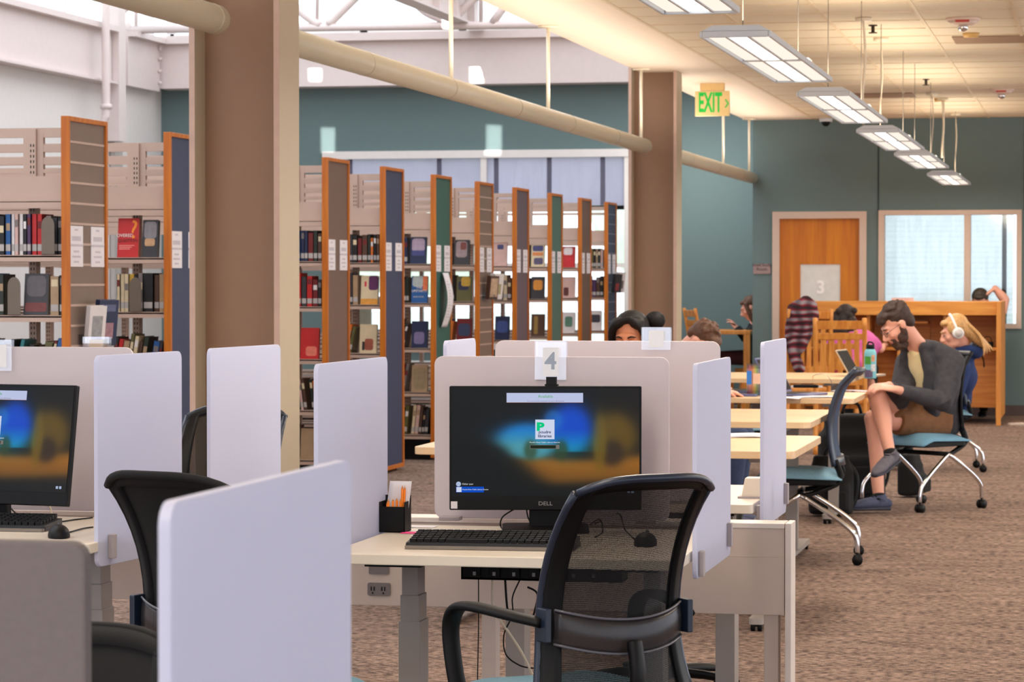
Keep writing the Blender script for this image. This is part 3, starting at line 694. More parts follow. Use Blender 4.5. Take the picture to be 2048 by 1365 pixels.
display(13.80,1.09,[(-.10,.12,.21,.028,'white','white paperback with grey lettering leaning on the nearest slatted end panel',[((150,150,150),.2,.8,.1,.75),((60,130,140),.2,.5,.02,.1)],0),
   (.03,.14,.24,.03,'navy','dark blue paperback beside the white one on the slatted end panel',[((160,120,130),.2,.8,.15,.5),((90,96,130),.15,.85,.75,.9)],0)],'clear holder with two books on the nearest slatted end panel')
display(23.47,1.27,[(-.10,.12,.2,.04,'brown','brown book with a pale cover leaning on the mid-row slatted end panel',[((190,160,130),.1,.9,.1,.9)],0),(.02,.13,.22,.05,'white','white book jutting from the mid-row slatted end panel',[((170,160,120),.1,.8,.2,.6)],0)],'clear holder with two books on the mid-row slatted end panel')
display(29.8,1.30,[(-.10,.12,.2,.04,'charcoal','dark book on the last slatted end panel',[((150,60,60),.1,.6,.1,.5)],0),(.02,.13,.22,.05,'white','white book on the last slatted end panel by the window',[((120,110,110),.1,.8,.2,.6)],0)],'clear holder with two books on the last slatted end panel')
# paper strip on the green end panel
Y=RG[5][0]
m=MB(); m.grid(lambda u,v:(PX-.004+.05*sin(pi*v)*(1)+.012, Y+.16+.2*u+.05*v*v, 1.055+.435*v),6,14)
o=obj('paper_strip',m,M_paper,solid=.0006); tag(o,'long curling white paper list taped to the dark green end panel','paper')
Mi=_mats['pale_ink'] if 'pale_ink' in _mats else M_inkl
m=MB()
for i in range(14):
    v=.12+.055*i; xx=PX+.0115+.05*sin(pi*v); yy=Y+.16+.05*v*v; m.box(xx-.001,xx+.0008,yy+.03,yy+.03+.03+.1*rb.random(),1.055+.435*v,1.055+.435*v+.006)
p_=obj('printed_lines',m,M_inkl,o)
# ================================================================ WORKSTATIONS
def sit_desk(x0,x1,y0,y1,zt,label,mattop=None,front=-1,legs=True):
    cx=(x0+x1)/2; cy=(y0+y1)/2
    t=thing('desk',label,'desk',(cx,cy,0)); w=(x1-x0)/2; d=(y1-y0)/2
    obj('desktop',MB().slab(-w,w,-d,d,zt-.028,zt,.012),mattop or M_desk,t,bevel=.003)
    obj('under_frame',MB().box(-w+.10,w-.10,-.045,.045,zt-.062,zt-.03).box(-w+.07,-w+.22,-d+.12,d-.12,zt-.045,zt-.029).box(w-.22,w-.07,-d+.12,d-.12,zt-.045,zt-.029),M_black,t)
    for s in (-1,1):
        x=s*(w-.125)
        l=obj('lift_leg',MB().box(x-.0225,x+.0225,-.04,.04,.585,zt-.05).box(x-.026,x+.026,-.044,.044,.515,.588).box(x-.03,x+.03,-.048,.048,.03,.518),M_legm,t,bevel=.002)
        obj('foot',MB().slab(x-.035,x+.035,-d+.06,d-.06,.012,.04,.02),M_legm,l,bevel=.003)
        obj('glide',MB().cyl((x,-d+.1,0),(x,-d+.1,.014),.022).cyl((x,d-.1,0),(x,d-.1,.014),.022),M_black,l)
    return t
D4=sit_desk(-1.925,-1.02,6.87,7.72,.735,'cream sit-stand desk number 4 with pencil cup and keyboard')
D0=sit_desk(-3.55,-2.60,6.98,7.78,.735,'cream sit-stand desk at the left edge carrying a mouse and monitor')
DO=sit_desk(-1.90,-.992,8.167,8.95,.772,'cream sit-stand desk just behind the beige spine, slightly raised, right side')
DP=sit_desk(-3.60,-2.66,8.167,8.95,.765,'cream sit-stand desk behind the far left station, hidden by dividers')
DF=sit_desk(-1.70,-.80,2.15,2.93,.70,'cream desk in the foreground that carries the big white divider')
# two smaller things on the spine side
sx1=Xp(1588,8.0); sx0=-3.62
sp_=thing('power_spine','long beige metal spine panel between the back-to-back desks','screen',((sx0+sx1)/2,8.0,0))
hw=(sx1-sx0)/2
obj('panel',MB().box(-hw,hw-.02,-.05,.05,.475,.722).box(-hw,hw-.02,-.0515,-.05,.640,.6425),M_spine,sp_,bevel=.002)
obj('top_cap',MB().box(-hw,hw-.02,-.056,.056,.722,.737),mat('cap_white',(226,214,204),.4),sp_,bevel=.002)
for x in (-hw,hw-.018): obj('end_post',MB().box(x,x+.018,-.056,.056,.0,.738),mat('cap_white',(226,214,204),.4),sp_,bevel=.002)
for x in (-hw+.06,Xp(985,8)-sp_.location.x,hw-.055): obj('post_leg',MB().box(x-.026,x+.016,-.03,.03,0,.475),M_spine,sp_,bevel=.002)
ox=Xp(756,7.94)-sp_.location.x; oz=Zp(756,1180,7.94)
pl=obj('outlet_plate',MB().slab(ox-.034,ox+.034,-.056,-.05,oz-.019,oz+.019,.006,axis='y'),mat('outlet_grey',(118,108,104),.5),sp_)
m=MB()
for dx in (-.02,.012):
    m.box(ox+dx-.004,ox+dx-.001,-.0575,-.056,oz-.004,oz+.008).box(ox+dx+.005,ox+dx+.008,-.0575,-.056,oz-.004,oz+.008).box(ox+dx,ox+dx+.004,-.0575,-.056,oz-.013,oz-.008)
obj('outlet_slots',m,M_black,pl)
oz2=Zp(756,1140,7.94); obj('outlet_plate',MB().slab(ox-.03,ox+.03,-.056,-.05,oz2-.014,oz2+.014,.004,axis='y'),_mats['outlet_grey'],sp_)
# dividers
def side_div(X,y0,y1,z0,z1,label,mt=None,clamps=(),t=.012,grp='white frosted side dividers',rot=0):
    th=thing('desk_divider',label,'divider',(X,(y0+y1)/2,z0),rot,grp); d=(y1-y0)/2
    obj('panel',MB().slab(-t/2,t/2,-d,d,0,z1-z0,.022,axis='x'),mt or M_frost,th,bevel=.0015)
    for cy,sgn,cz in clamps:
        obj('clamp',MB().box(sgn*t/2,sgn*(t/2+.014),cy-(y0+y1)/2-.014,cy-(y0+y1)/2+.014,cz-z0-.05,cz-z0+.015),M_clamp,th,bevel=.002)
    return th
def back_div(x0,x1,Y,z0,z1,label,mt=None,clamps=(),t=.012,grp='white frosted back dividers'):
    th=thing('desk_divider',label,'divider',((x0+x1)/2,Y,z0),0,grp); w=(x1-x0)/2
    obj('panel',MB().slab(-w,w,-t/2,t/2,0,z1-z0,.025,axis='y'),mt or M_frost2,th,bevel=.0015)
    for cx in clamps: obj('clamp',MB().box(cx-.03-(x0+x1)/2,cx+.03-(x0+x1)/2,-.05,-t/2,-.004,.007),M_clamp,th,bevel=.002)
    return th
side_div(-1.945,6.85,7.56,.69,1.217,'white frosted divider left of desk number 4, behind the pencil cup',clamps=[(6.95,1,.735)])
side_div(-1.008,7.08,7.75,.665,1.217,'white frosted divider on the right end of desk number 4, behind the black mesh chair',clamps=[(7.12,1,.72),(7.68,1,.745)])
back_div(-1.873,-1.19,7.85,.745,1.212,'wide white divider directly behind the number 4 monitor',clamps=[-1.82,-1.25])
back_div(-1.75,-1.08,8.11,.782,1.252,'wide white divider one step farther back, its top rising above the one behind monitor 4',clamps=[-1.2])
side_div(-.968,8.2,8.80,.70,1.248,'tall narrow white divider standing right of the others above the beige spine end',clamps=[(8.24,-1,.75),(8.74,1,.78)])
side_div(-1.925,8.2,8.60,.70,1.248,'small white divider piece showing left above the wide divider, before the slatted end panel')
back_div(-3.45,-2.79,7.86,.745,1.232,'wide white divider behind the left monitor, under the bookcases')
side_div((Xp(190,7.04)+Xp(360,7.56))/2,7.04,7.56,.667,1.23,'white frosted divider right of the left monitor with a grey clamp',clamps=[(7.11,1,.735)],rot=-atan((Xp(360,7.56)-Xp(190,7.04))/.52))
side_div((Xp(416,8.09)+Xp(558,8.66))/2,8.09,8.66,.70,1.224,'white frosted divider standing just left of the near brown column foot',rot=-atan((Xp(558,8.66)-Xp(416,8.09))/.57))
side_div(-.782,2.28,2.87,.62,1.24,'big white frosted divider in the left foreground, cut by the bottom edge')
gz=1.43-534*3.03/FPX
M_grey=mat('grey_screen_fabric',(108,100,100),.8,var=.05,scale=90)
gx=Xp(176,2.93)
back_div(gx-.62,gx,2.93,.70,gz,'grey-brown fabric screen in the bottom left corner',M_grey,t=.022,grp=None) if False else None
th=thing('desk_divider','grey-brown fabric screen in the bottom left corner','divider',(gx-.31,2.93,.70))
obj('panel',MB().slab(-.31,.31,-.011,.011,0,gz-.70,.02,axis='y'),M_grey,th,bevel=.004)
# acrylic number holders
def holder(px0,px1,py0,py1,Y,label,num='',cardpx=None):
    a=P(px0,py1,Y); b=P(px1,py0,Y); w=(b.x-a.x)/2; h=b.z-a.z
    t=thing('number_holder',label,'sign holder',((a.x+b.x)/2,Y,a.z))
    obj('sleeve',MB().slab(-w,w,-.004,-.002,0,h,.004,axis='y').slab(-w,w,.016,.018,0,h,.004,axis='y').box(-w,w,-.004,.018,h-.002,h),_mats['clear_acrylic'],t)
    cw=w*.5
    obj('card',MB().box(-cw,cw,-.0015,-.0005,h*.12,h*.84),mat('number_card',(228,206,164),.8),t)
    if num: text('number',num,h*.60,mat('dark_ink',(44,44,52),.7),t,(0,-.0022,h*.48),depth=.0004,sx=1.0,bold=.02)
    return t
holder(1070,1133,683,762,7.838,'clear acrylic holder with the number 4 card above the monitor','4')
holder(1283,1342,655,700,8.098,'clear acrylic holder with a blank card on the back divider between the two readers')
holder(166,219,674,712,8.098,'clear acrylic holder with cream card below the displayed books on the left')
holder(-22,24,680,742,7.845,'clear acrylic holder at the left edge above the monitor')
# ---- monitors
def blob(u,v,cu,cv,ru,rv,p=2.0):
    d=((u-cu)/ru)**2+((v-cv)/rv)**2
    return 1/(1+d**3.2)
def screen_col(u,v):
    c=[9,15,17]
    def mixc(c,k,a): return [c[i]+(k[i]-c[i])*max(0,min(1,a)) for i in range(3)]
    c=mixc(c,(30,26,24),max(0,(u-.6)*1.6))
    # ochre ground
    lim=.36-.02*cos(u*9); left=.36+(.36-v)*.55
    a=1/(1+exp((v-lim)*50))*1/(1+exp(-(u-left)*30))*1/(1+exp(-(v-(.11+.10*max(0,u-.55)))*45))
    c=mixc(c,(146,92,26),a*(.55+.45*min(1,v/.3)))
    a=blob(u,v,.86,.56,.13,.22)*.8; c=mixc(c,(112,84,24),a)
    c=mixc(c,(44,32,28),blob(u,v,.85,.40,.07,.12)*.8)
    a=blob(u,v,.79,.5,.035,.25); c=mixc(c,(112,86,18),a*.8)
    # water
    a=blob(u,v,.405,.53,.17,.15); tt=max(0,min(1,(.62-v)/.2)); c=mixc(c,(20+70*tt,120+40*tt,196-40*tt),a*(1/(1+exp(-(v-.42-(.3-u)*.6)*40))))
    c=mixc(c,(70,150,170),blob(u,v,.42,.42,.11,.07)*.8)
    a=blob(u,v,.635,.62,.115,.24); tt=max(0,min(1,(.62-v)/.22)); c=mixc(c,(4,70+85*tt,190+5*tt),a/(1) if v>.42 else a*.3)
    c=mixc(c,(40,120,200),blob(u,v,.54,.70,.05,.10)*.6)
    for cu in (.42,.585): c=mixc(c,(44,66,40),blob(u,v,cu,.43,.035,.09)*.75)
    return c
def screen_mesh(w,h,nu=110,nv=64):
    me=bpy.data.meshes.new('screen'); vs=[(-w/2+w*i/nu,0,h*j/nv) for j in range(nv+1) for i in range(nu+1)]
    fs=[(j*(nu+1)+i,j*(nu+1)+i+1,(j+1)*(nu+1)+i+1,(j+1)*(nu+1)+i) for j in range(nv) for i in range(nu)]
    me.from_pydata(vs,[],fs); a=me.color_attributes.new('picture','FLOAT_COLOR','POINT')
    buf=[]
    for j in range(nv+1):
        for i in range(nu+1): buf+= [*lin([max(0,x) for x in screen_col(i/nu,j/nv)]),1]
    a.data.foreach_set('color',buf); return me
M_scr=bpy.data.materials.new('screen_picture'); M_scr.use_nodes=True
_n=M_scr.node_tree; _b=_n.nodes['Principled BSDF']; _b.inputs['Base Color'].default_value=(.008,.008,.009,1); _b.inputs['Roughness'].default_value=.4; _b.inputs['Specular IOR Level'].default_value=.12
_a=_n.nodes.new('ShaderNodeAttribute'); _a.attribute_name='picture'; _n.links.new(_a.outputs['Color'],_b.inputs['Emission Color']); _b.inputs['Emission Strength'].default_value=.78
def monitor(px,Y,rz,tilt,label,desk_z=.735):
    X=Xp(px,Y); t=thing('monitor',label,'monitor',(X,Y,desk_z),rz)
    W_,Hh=.532,.344; zb=.058
    R=Matrix.Translation((0,0,zb))@Matrix.Rotation(tilt,4,'X')
    hs=obj('bezel',MB().slab(-W_/2,W_/2,0,.018,0,Hh,.004,axis='y').slab(-.16,.16,.018,.045,.05,.27,.02,axis='y'),M_black,t,bevel=.002)
    hs.matrix_local=R
    me=screen_mesh(.520,.300); me.materials.append(M_scr); s=bpy.data.objects.new('screen',me); COL.objects.link(s); s.parent=t; s.matrix_local=R@Matrix.Translation((0,-.0012,.038))
    def on(name,o): pass
    def E_(n,c,e=.78): return emit(n,c,e)
    w,h=.520,.300
    def rect(name,u0,u1,v0,v1,m,d=.002): 
        q=obj(name,MB().box(-w/2+w*u0,-w/2+w*u1,-d,-d+.0004,h*v0,h*v1),m,s); return q
    rect('status_banner',.293,.700,.870,.957,E_('ui_banner',(188,196,228)))
    rect('banner_edge',.293,.700,.868,.871,E_('ui_edge',(200,150,130)))
    text('banner_text','Available',.0115,E_('ui_green',(70,170,90)),s,(0.0,-.0028,h*.925),sx=1.0,depth=.0001)
    text('banner_text','You may use this computer for up to 60 minutes',.0052,E_('ui_grey',(110,112,140)),s,(0.0,-.0028,h*.882),depth=.0001)
    rect('logo_tile',.446,.548,.530,.711,E_('ui_tile',(206,214,236)),.0022)
    text('logo_letter','P',.030,E_('ui_logo_green',(16,200,130)),s,(-.0145,-.003,h*.642),depth=.0001,bold=.06).scale=(1.3,1,1)
    text('logo_text','poudre\nlibraries',.0112,E_('ui_navy',(48,44,100)),s,(-.002,-.003,h*.577),depth=.0002,sx=1.05,bold=.02)
    text('login_text','Poudre River Public Library District',.0058,E_('ui_white',(220,225,230)),s,(-.002,-.003,h*.50),depth=.0001)
    rect('login_field',.42,.555,.443,.475,E_('ui_field',(36,44,34)),.0022)
    fe=E_('ui_field_edge',(120,116,110))
    q=MB(); 
    for a_ in ((.418,.574,.474,.478),(.418,.574,.440,.444),(.418,.420,.440,.478),(.556,.574,.440,.478)): q.box(-w/2+w*a_[0],-w/2+w*a_[1],-.0026,-.0024,h*a_[2],h*a_[3])
    obj('field_outline',q,fe,s)
    q=MB().cyl((-w/2+w*.037,-.0022,h*.115),(-w/2+w*.037,-.002,h*.115),.0068,n=20); obj('user_icon',q,E_('ui_icon',(170,186,214)),s)
    text('user_text','Other user',.0068,_mats['ui_white'],s,(-w/2+w*.056,-.003,h*.115),align='LEFT',depth=.0001)
    rect('selected_user',.024,.172,.038,.09,E_('ui_select',(18,78,190)),.002); rect('user_icon',.026,.053,.041,.087,_mats['ui_tile'],.0026)
    text('user_text','Poudre River Public Library District',.0052,_mats['ui_white'],s,(-w/2+w*.058,-.003,h*.064),align='LEFT',depth=.0001,sx=.95)
    rect('tray_icon',.936,.95,.035,.06,_mats['ui_icon'],.002); rect('tray_icon',.957,.971,.035,.06,_mats['ui_icon'],.002)
    b_=text('maker_logo','DELL',.0155,mat('logo_grey',(150,146,148),.4),hs,(0,-.001,.018),depth=.0004,sx=1.15)
    obj('sticker',MB().box(-W_/2+.004,-W_/2+.022,-.0008,0,.004,.024),M_paper,hs)
    m=MB().slab(-.045,.045,.03,.055,0.0,.25,.005,axis='y')
    obj('stand_neck',m,M_black,t,bevel=.003)
    obj('stand_base',MB().slab(-.12,.12,-.10,.13,0,.012,.02),M_black,t,bevel=.003)
    return t
monitor(1091,7.60,YAW*.97,0,'black monitor under the number 4 card showing a login screen')
monitor(-27,7.50,radians(-12),radians(-9),'black monitor cut by the left edge showing a blue and brown picture')
obj_=MB().box(-.014,.014,-.008,.008,0,.02).box(-.018,.018,-.006,.012,-.006,0)
a=P(1101,772,7.60); o=obj('webcam',obj_,M_black); o.location=(a.x,7.615,a.z+.004); tag(o,'small black clip-on webcam on top of the number 4 monitor','webcam')
# keyboards, mice
def keyboard(x0,y,z,rz,label,w=.44):
    t=thing('keyboard',label,'keyboard',(x0,y,z),rz)
    obj('case',MB().slab(0,w,0,.15,.001,.012,.01).prism([(0.005,.012),(.145,.012),(.145,.026),(.005,.016)],'x',.002,w-.002),mat('keyboard_case',(34,33,34),.5),t)
    obj('front_lip',MB().slab(.001,w-.001,-.012,.006,.001,.009,.005),mat('keyboard_lip',(120,110,100),.4),t)
    for r in range(6):
        k=MB(); y0=.012+.0225*r; zz=.014+.0026*r; x=.010
        while x<w-.02:
            kw=.0165 if not (r==0 and .09<x<.11) else .11
            k.box(x,x+kw,y0,y0+.0175,zz,zz+.012); x+=kw+.0025
        obj('key_row',k,M_black,t,bevel=.001)
    return t
keyboard(Xp(815,7.05),7.02,.735,radians(3),'black keyboard on desk number 4')
keyboard(Xp(96,7.32)-.44,7.28,.735,radians(1),'black keyboard at the left edge in front of the left monitor')
def mouse(px,py,label,rz=0):
    a=G(px,py,.735); t=thing('mouse',label,'mouse',a,rz)
    obj('body',MB().sph((0,0,.006),(.03,.05,.03),n=20,m=12).box(-.02,.02,-.035,.035,.0,.006),M_black,t)
    obj('wheel',MB().cyl((-.004,.028,.03),(.004,.028,.03),.008),mat('wheel_rubber',(70,70,72),.7),t)
mouse(118,1076,'black mouse on the left desk',radians(20)); mouse(1291,1092,'black mouse on desk number 4 seen through the chair mesh',0)
def cable(name,pts,lab,m=None,r=.0022,cat='cable'):
    o=obj(name,MB().tube(pts,r,n=6,smooth=6),m or M_black); return tag(o,lab,cat)
Dz=.738
cable('cable',[G(890,1075,Dz),G(905,1068,Dz),G(960,1062,Dz),G(1000,1064,Dz),G(1040,1058,Dz),G(1085,1050,Dz)],'thin dark cable looping over desk number 4 behind the keyboard')
cable('cable',[P(1030,1018,7.66),P(1005,1035,7.64),G(1002,1055,Dz),G(1020,1062,Dz),G(1060,1060,Dz)],'black cable dropping from the left underside of monitor 4')
cable('cable',[P(1053,1018,7.66),P(1056,1035,7.66),G(1066,1056,Dz)],'short black cable hanging below monitor 4 near its stand')
cable('cable',[G(1180,1050,Dz),P(1200,1040,7.5),G(1205,1065,Dz),G(1190,1075,Dz)],'black cable curl seen through the chair mesh, left one')
cable('cable',[G(1190,1048,Dz),G(1225,1032,Dz),P(1240,1030,7.5),G(1250,1060,Dz),G(1270,1080,Dz)],'black mouse cable seen through the chair mesh')
cable('cable',[P(10,1002,7.5),G(40,1033,Dz),G(100,1045,Dz),G(150,1040,Dz),G(185,1036,Dz)],'black cable running over the left desk toward the divider')
cable('cable',[G(140,1065,Dz),G(165,1058,Dz),G(186,1055,Dz)],'black mouse cable on the left desk')
cable('cable',[P(84,1002,7.6),P(100,1015,7.65),G(105,1036,Dz)],'white cable below the left monitor',M_rod)
# pencil cup
a=G(782,1066,.735); X0,X1=Xp(757,a.y),Xp(809,a.y)
hh=Zp(782,995,a.y)-.735; w=(X1-X0)
cup=thing('pencil_cup','black square mesh cup of short orange pencils on desk number 4','cup',((X0+X1)/2,a.y+w/2,.736))
q=w/2
obj('cup_wall',MB().box(-q,q,-q,-q+.002,0,hh*.72).box(-q,q,q-.002,q,0,hh).box(-q,-q+.002,-q,q,0,hh*.85).box(q-.002,q,-q,q,0,hh*.85).box(-q,q,-q,q,0,.002),M_black,cup)
for i,(dx,dy,ln,tx) in enumerate([(-.012,-.012,.085,-.05),(-.004,-.016,.088,.03),(.002,-.010,.086,.08),(.010,-.014,.09,-.02),(.015,-.012,.088,.05),(.02,-.01,.125,.03),(.022,-.004,.122,.06),(-.018,-.014,.08,0)]):
    t=thing('pencil','short orange pencil in the black mesh cup','pencil',cup.location+Vector((dx,dy,.003)),0,'orange pencils in the mesh cup')
    t.rotation_euler=(0,tx,0)
    obj('shaft',MB().cyl((0,0,0),(0,0,ln*.93),.0036,n=6),mat('pencil_orange',(246,130,16),.45),t)
    obj('tip',MB().cyl((0,0,ln*.93),(0,0,ln),.0034,.0008,n=6),mat('pencil_wood',(214,150,90),.7),t)
o=obj('paper_slip',MB().grid(lambda u,v:(-q*.8+q*1.7*u+.012*v,.006+.006*v,.03+(hh+.01)*v),4,6),M_paper,solid=.0008); o.location=cup.location; tag(o,'white paper slip standing in the black mesh cup','paper')
a=G(835,1067,.736); o=obj('sticky_note',MB().slab(-.045,.04,-.02,.03,0,.001,.004),mat('hot_pink_paper',(246,70,140),.7)); o.location=a; tag(o,'hot pink paper note lying on desk number 4 beside the cup','note')
a=G(830,1054,.736); o=obj('sheet_of_paper',MB().slab(-.05,.06,-.03,.03,0,.0008,.003),M_paper); o.location=a; tag(o,'white paper lying behind the pencil cup on desk number 4','paper')
# cable tray under desk 4
X0,X1=Xp(930,7.5),Xp(1250,7.5)
ct=thing('power_tray','black power strip tray with plugs hung under desk number 4','power strip',((X0+X1)/2,7.5,0)); w=(X1-X0)/2
obj('tray',MB().box(-w,w,-.05,.05,.612,.618).box(-w,w,-.05,-.045,.612,.695).box(-w,w,.045,.05,.612,.70).box(-w,-w+.005,-.05,.05,.612,.70).box(w-.005,w,-.05,.05,.612,.70),M_black,ct)
for i in range(7):
    x=-w+.04+i*.055; p_=obj('plug',MB().box(x-.016,x+.016,-.062,-.0505,.62,.66),M_black,ct,bevel=.003)
    obj('plug_light',MB().box(x-.004,x+.004,-.064,-.062,.625,.635),mat('plug_grey',(150,150,150),.4),p_)
for i,(pts,c,r) in enumerate([([(957,1150),(957,1250),(955,1365)],M_black,.0018),([(1010,1155),(1015,1220),(1025,1235),(1060,1250)],M_black,.0035),([(985,1160),(985,1210),(1000,1240),(1040,1300),(1065,1350)],M_rod,.004),
      ([(1040,1160),(1025,1195),(1025,1230),(1008,1270),(1012,1310),(1040,1332),(1070,1338)],M_black,.0022),([(1055,1175),(1075,1190),(1066,1235)],M_black,.003)]):
    cable('hanging_cable',[P(x,y,7.55) for x,y in pts],['thin straight black cable hanging under desk number 4','thick black cable hanging from the power tray','pale grey cable curving down from the power tray to the floor','thin black cable making a wide loop under desk 4','short black cable beside the chair back under desk 4'][i],c,r)
# ================================================================ CHAIRS
def caster(name,x,y,parent,r=.028,zt=.075,m=None):
    o=obj(name,MB().cyl((x-.022,y,r),(x-.006,y,r),r,n=20).cyl((x+.006,y,r),(x+.022,y,r),r,n=20).box(x-.012,x+.012,y-.016,y+.018,r,r*2.0).cyl((x,y,r*1.5),(x,y,zt),.007),M_black,parent,bevel=0)
    return o
def task_chair(loc,rz,label,mesh=True,sz=.47,arms=True,seat_m=None,group='black mesh task chairs'):
    t=thing('task_chair',label,'chair',loc,rz,group)
    b=MB().cyl((0,0,.06),(0,0,.10),.035).cyl((0,0,.1),(0,0,.27),.026).cyl((0,0,.25),(0,0,sz-.07),.016)
    obj('column',b,M_black,t)
    for i in range(5):
        a=2*pi*i/5+.3; dx,dy=cos(a),sin(a)
        l=obj('base_leg',MB().tube([(.02*dx,.02*dy,.085),(.16*dx,.16*dy,.085),(.29*dx,.29*dy,.07)],[.022,.018,.014],n=8,rb=[.018,.014,.01]),M_black,t)
        caster('caster',.29*dx,.29*dy,l)
    s=MB(); 
    def sf(u,v):
        x=(u-.5)*.48; y=-.20+.46*v
        e=(1-(abs(2*u-1))**6)*(1-abs(2*v-1)**6)
        return (x*(.96+.04*e), y, sz-.06+.055*e+.01*sin(pi*u)*-1-(.02*max(0,v-.85)/.15))
    s.grid(sf,16,16); s.grid(lambda u,v:((.5-u)*.46,-.19+.44*v,sz-.065),2,2)
    obj('seat',s,seat_m or M_blackf,t,solid=.004)
    obj('mechanism',MB().box(-.07,.07,-.12,.1,sz-.11,sz-.062).tube([(0,-.1,sz-.09),(0,-.24,sz-.08),(0,-.30,sz+.02),(0,-.285,sz+.12)],[.03,.03,.03,.025],rb=[.018]*4,n=10),M_black,t,bevel=.004)
    B0,B1=sz-.03,sz+.51
    def W(v): return .196-.012*v+.022*max(0,(.35-v)/.35)**2
    def S(u,v,off=0):
        q=2*u-1; w=W(v)
        return Vector((q*w, -.245-(.15*((v-.35)/.65)**2 if v>.35 else .03*((.35-v)/.35)**2)+.075*abs(q)**2.4+off, B0+(B1-B0)*v - .035*(abs(q)**4)*(v**3)))
    n1,n2=28,28
    fr=MB(); me=MB()
    fr.grid(lambda u,v:S(u*.11,v),3,n2); fr.grid(lambda u,v:S(.89+u*.11,v),3,n2)
    fr.grid(lambda u,v:S(u,.955+.045*v),n1,2); fr.grid(lambda u,v:S(u,.05*v),n1,2)
    o=obj('back_frame',fr,M_black if mesh else M_blackf,t,solid=.016)
    e=MB().tube([S(i/16,1)+Vector((0,-.012,0)) for i in range(17)],.010,n=8,smooth=0)
    for uu in (0,1): e.tube([S(uu,v/12)+Vector((0,0,0)) for v in range(13)],.010,n=8,smooth=0)
    obj('frame_rim',e,M_chblue if mesh else M_blackf,t)
    me.grid(lambda u,v:S(.10+.8*u,.04+.925*v,.004),n1,n2)
    obj('back_mesh',me,M_mesh if mesh else M_blackf,t)
    lb=MB().grid(lambda u,v:S(.04+.92*u,.27+.15*v-.05*(1-(2*u-1)**2),-.024-.008*sin(pi*v)),24,5)
    obj('lumbar_band',lb,mat('smoky_plastic',(60,58,62),.25,var=.03) if False else M_lumb,t,solid=.003)
    l2=MB(); 
    for vv in (.0,1.0): l2.tube([S(.04+.92*i/20,.27+.15*vv-.05*(1-(2*i/20-1)**2),-.028) for i in range(21)],.0035,n=6,smooth=0)
    obj('lumbar_rail',l2,mat('rail_plastic',(84,84,92),.25),t)
    for s_ in (-1,1):
        a=MB(); x=s_*.235
        a.tube([(s_*.202,-.20,sz+.165),(s_*.235,-.12,sz+.175),(s_*.265,.03,sz+.185),(s_*.265,.105,sz+.165),(s_*.265,.125,sz+.10),(s_*.255,.10,sz-.03),(s_*.225,.08,sz-.06)],[.022,.024,.028,.026,.024,.024,.018],rb=[.012,.012,.012,.013,.013,.012,.01],n=12,lat=(1,0,0),smooth=6)
        if arms: obj('armrest',a,M_black,t)
        obj('arm_bracket',MB().box(s_*.190,s_*.206,-.225,-.18,sz+.12,sz+.20),M_chblue,t,bevel=.003)
    return t
def smoky(name,c,a):
    m=bpy.data.materials.new(name); m.use_nodes=True; N=m.node_tree.nodes; L=m.node_tree.links; b=N['Principled BSDF']; b.inputs['Base Color'].default_value=(*lin(c),1); b.inputs['Roughness'].default_value=.25
    nz=N.new('ShaderNodeTexNoise'); nz.inputs['Scale'].default_value=.6; ma=N.new('ShaderNodeMath'); ma.operation='MULTIPLY'; ma.inputs[1].default_value=a*2; N_=L.new(nz.outputs['Fac'],ma.inputs[0])
    t=N.new('ShaderNodeBsdfTransparent'); ms=N.new('ShaderNodeMixShader'); L.new(ma.outputs[0],ms.inputs[0]); L.new(b.outputs[0],ms.inputs[1]); L.new(t.outputs[0],ms.inputs[2]); L.new(ms.outputs[0],N['Material Output'].inputs['Surface']); return m
M_lumb=smoky('smoky_lumbar_plastic',(52,48,50),.45)
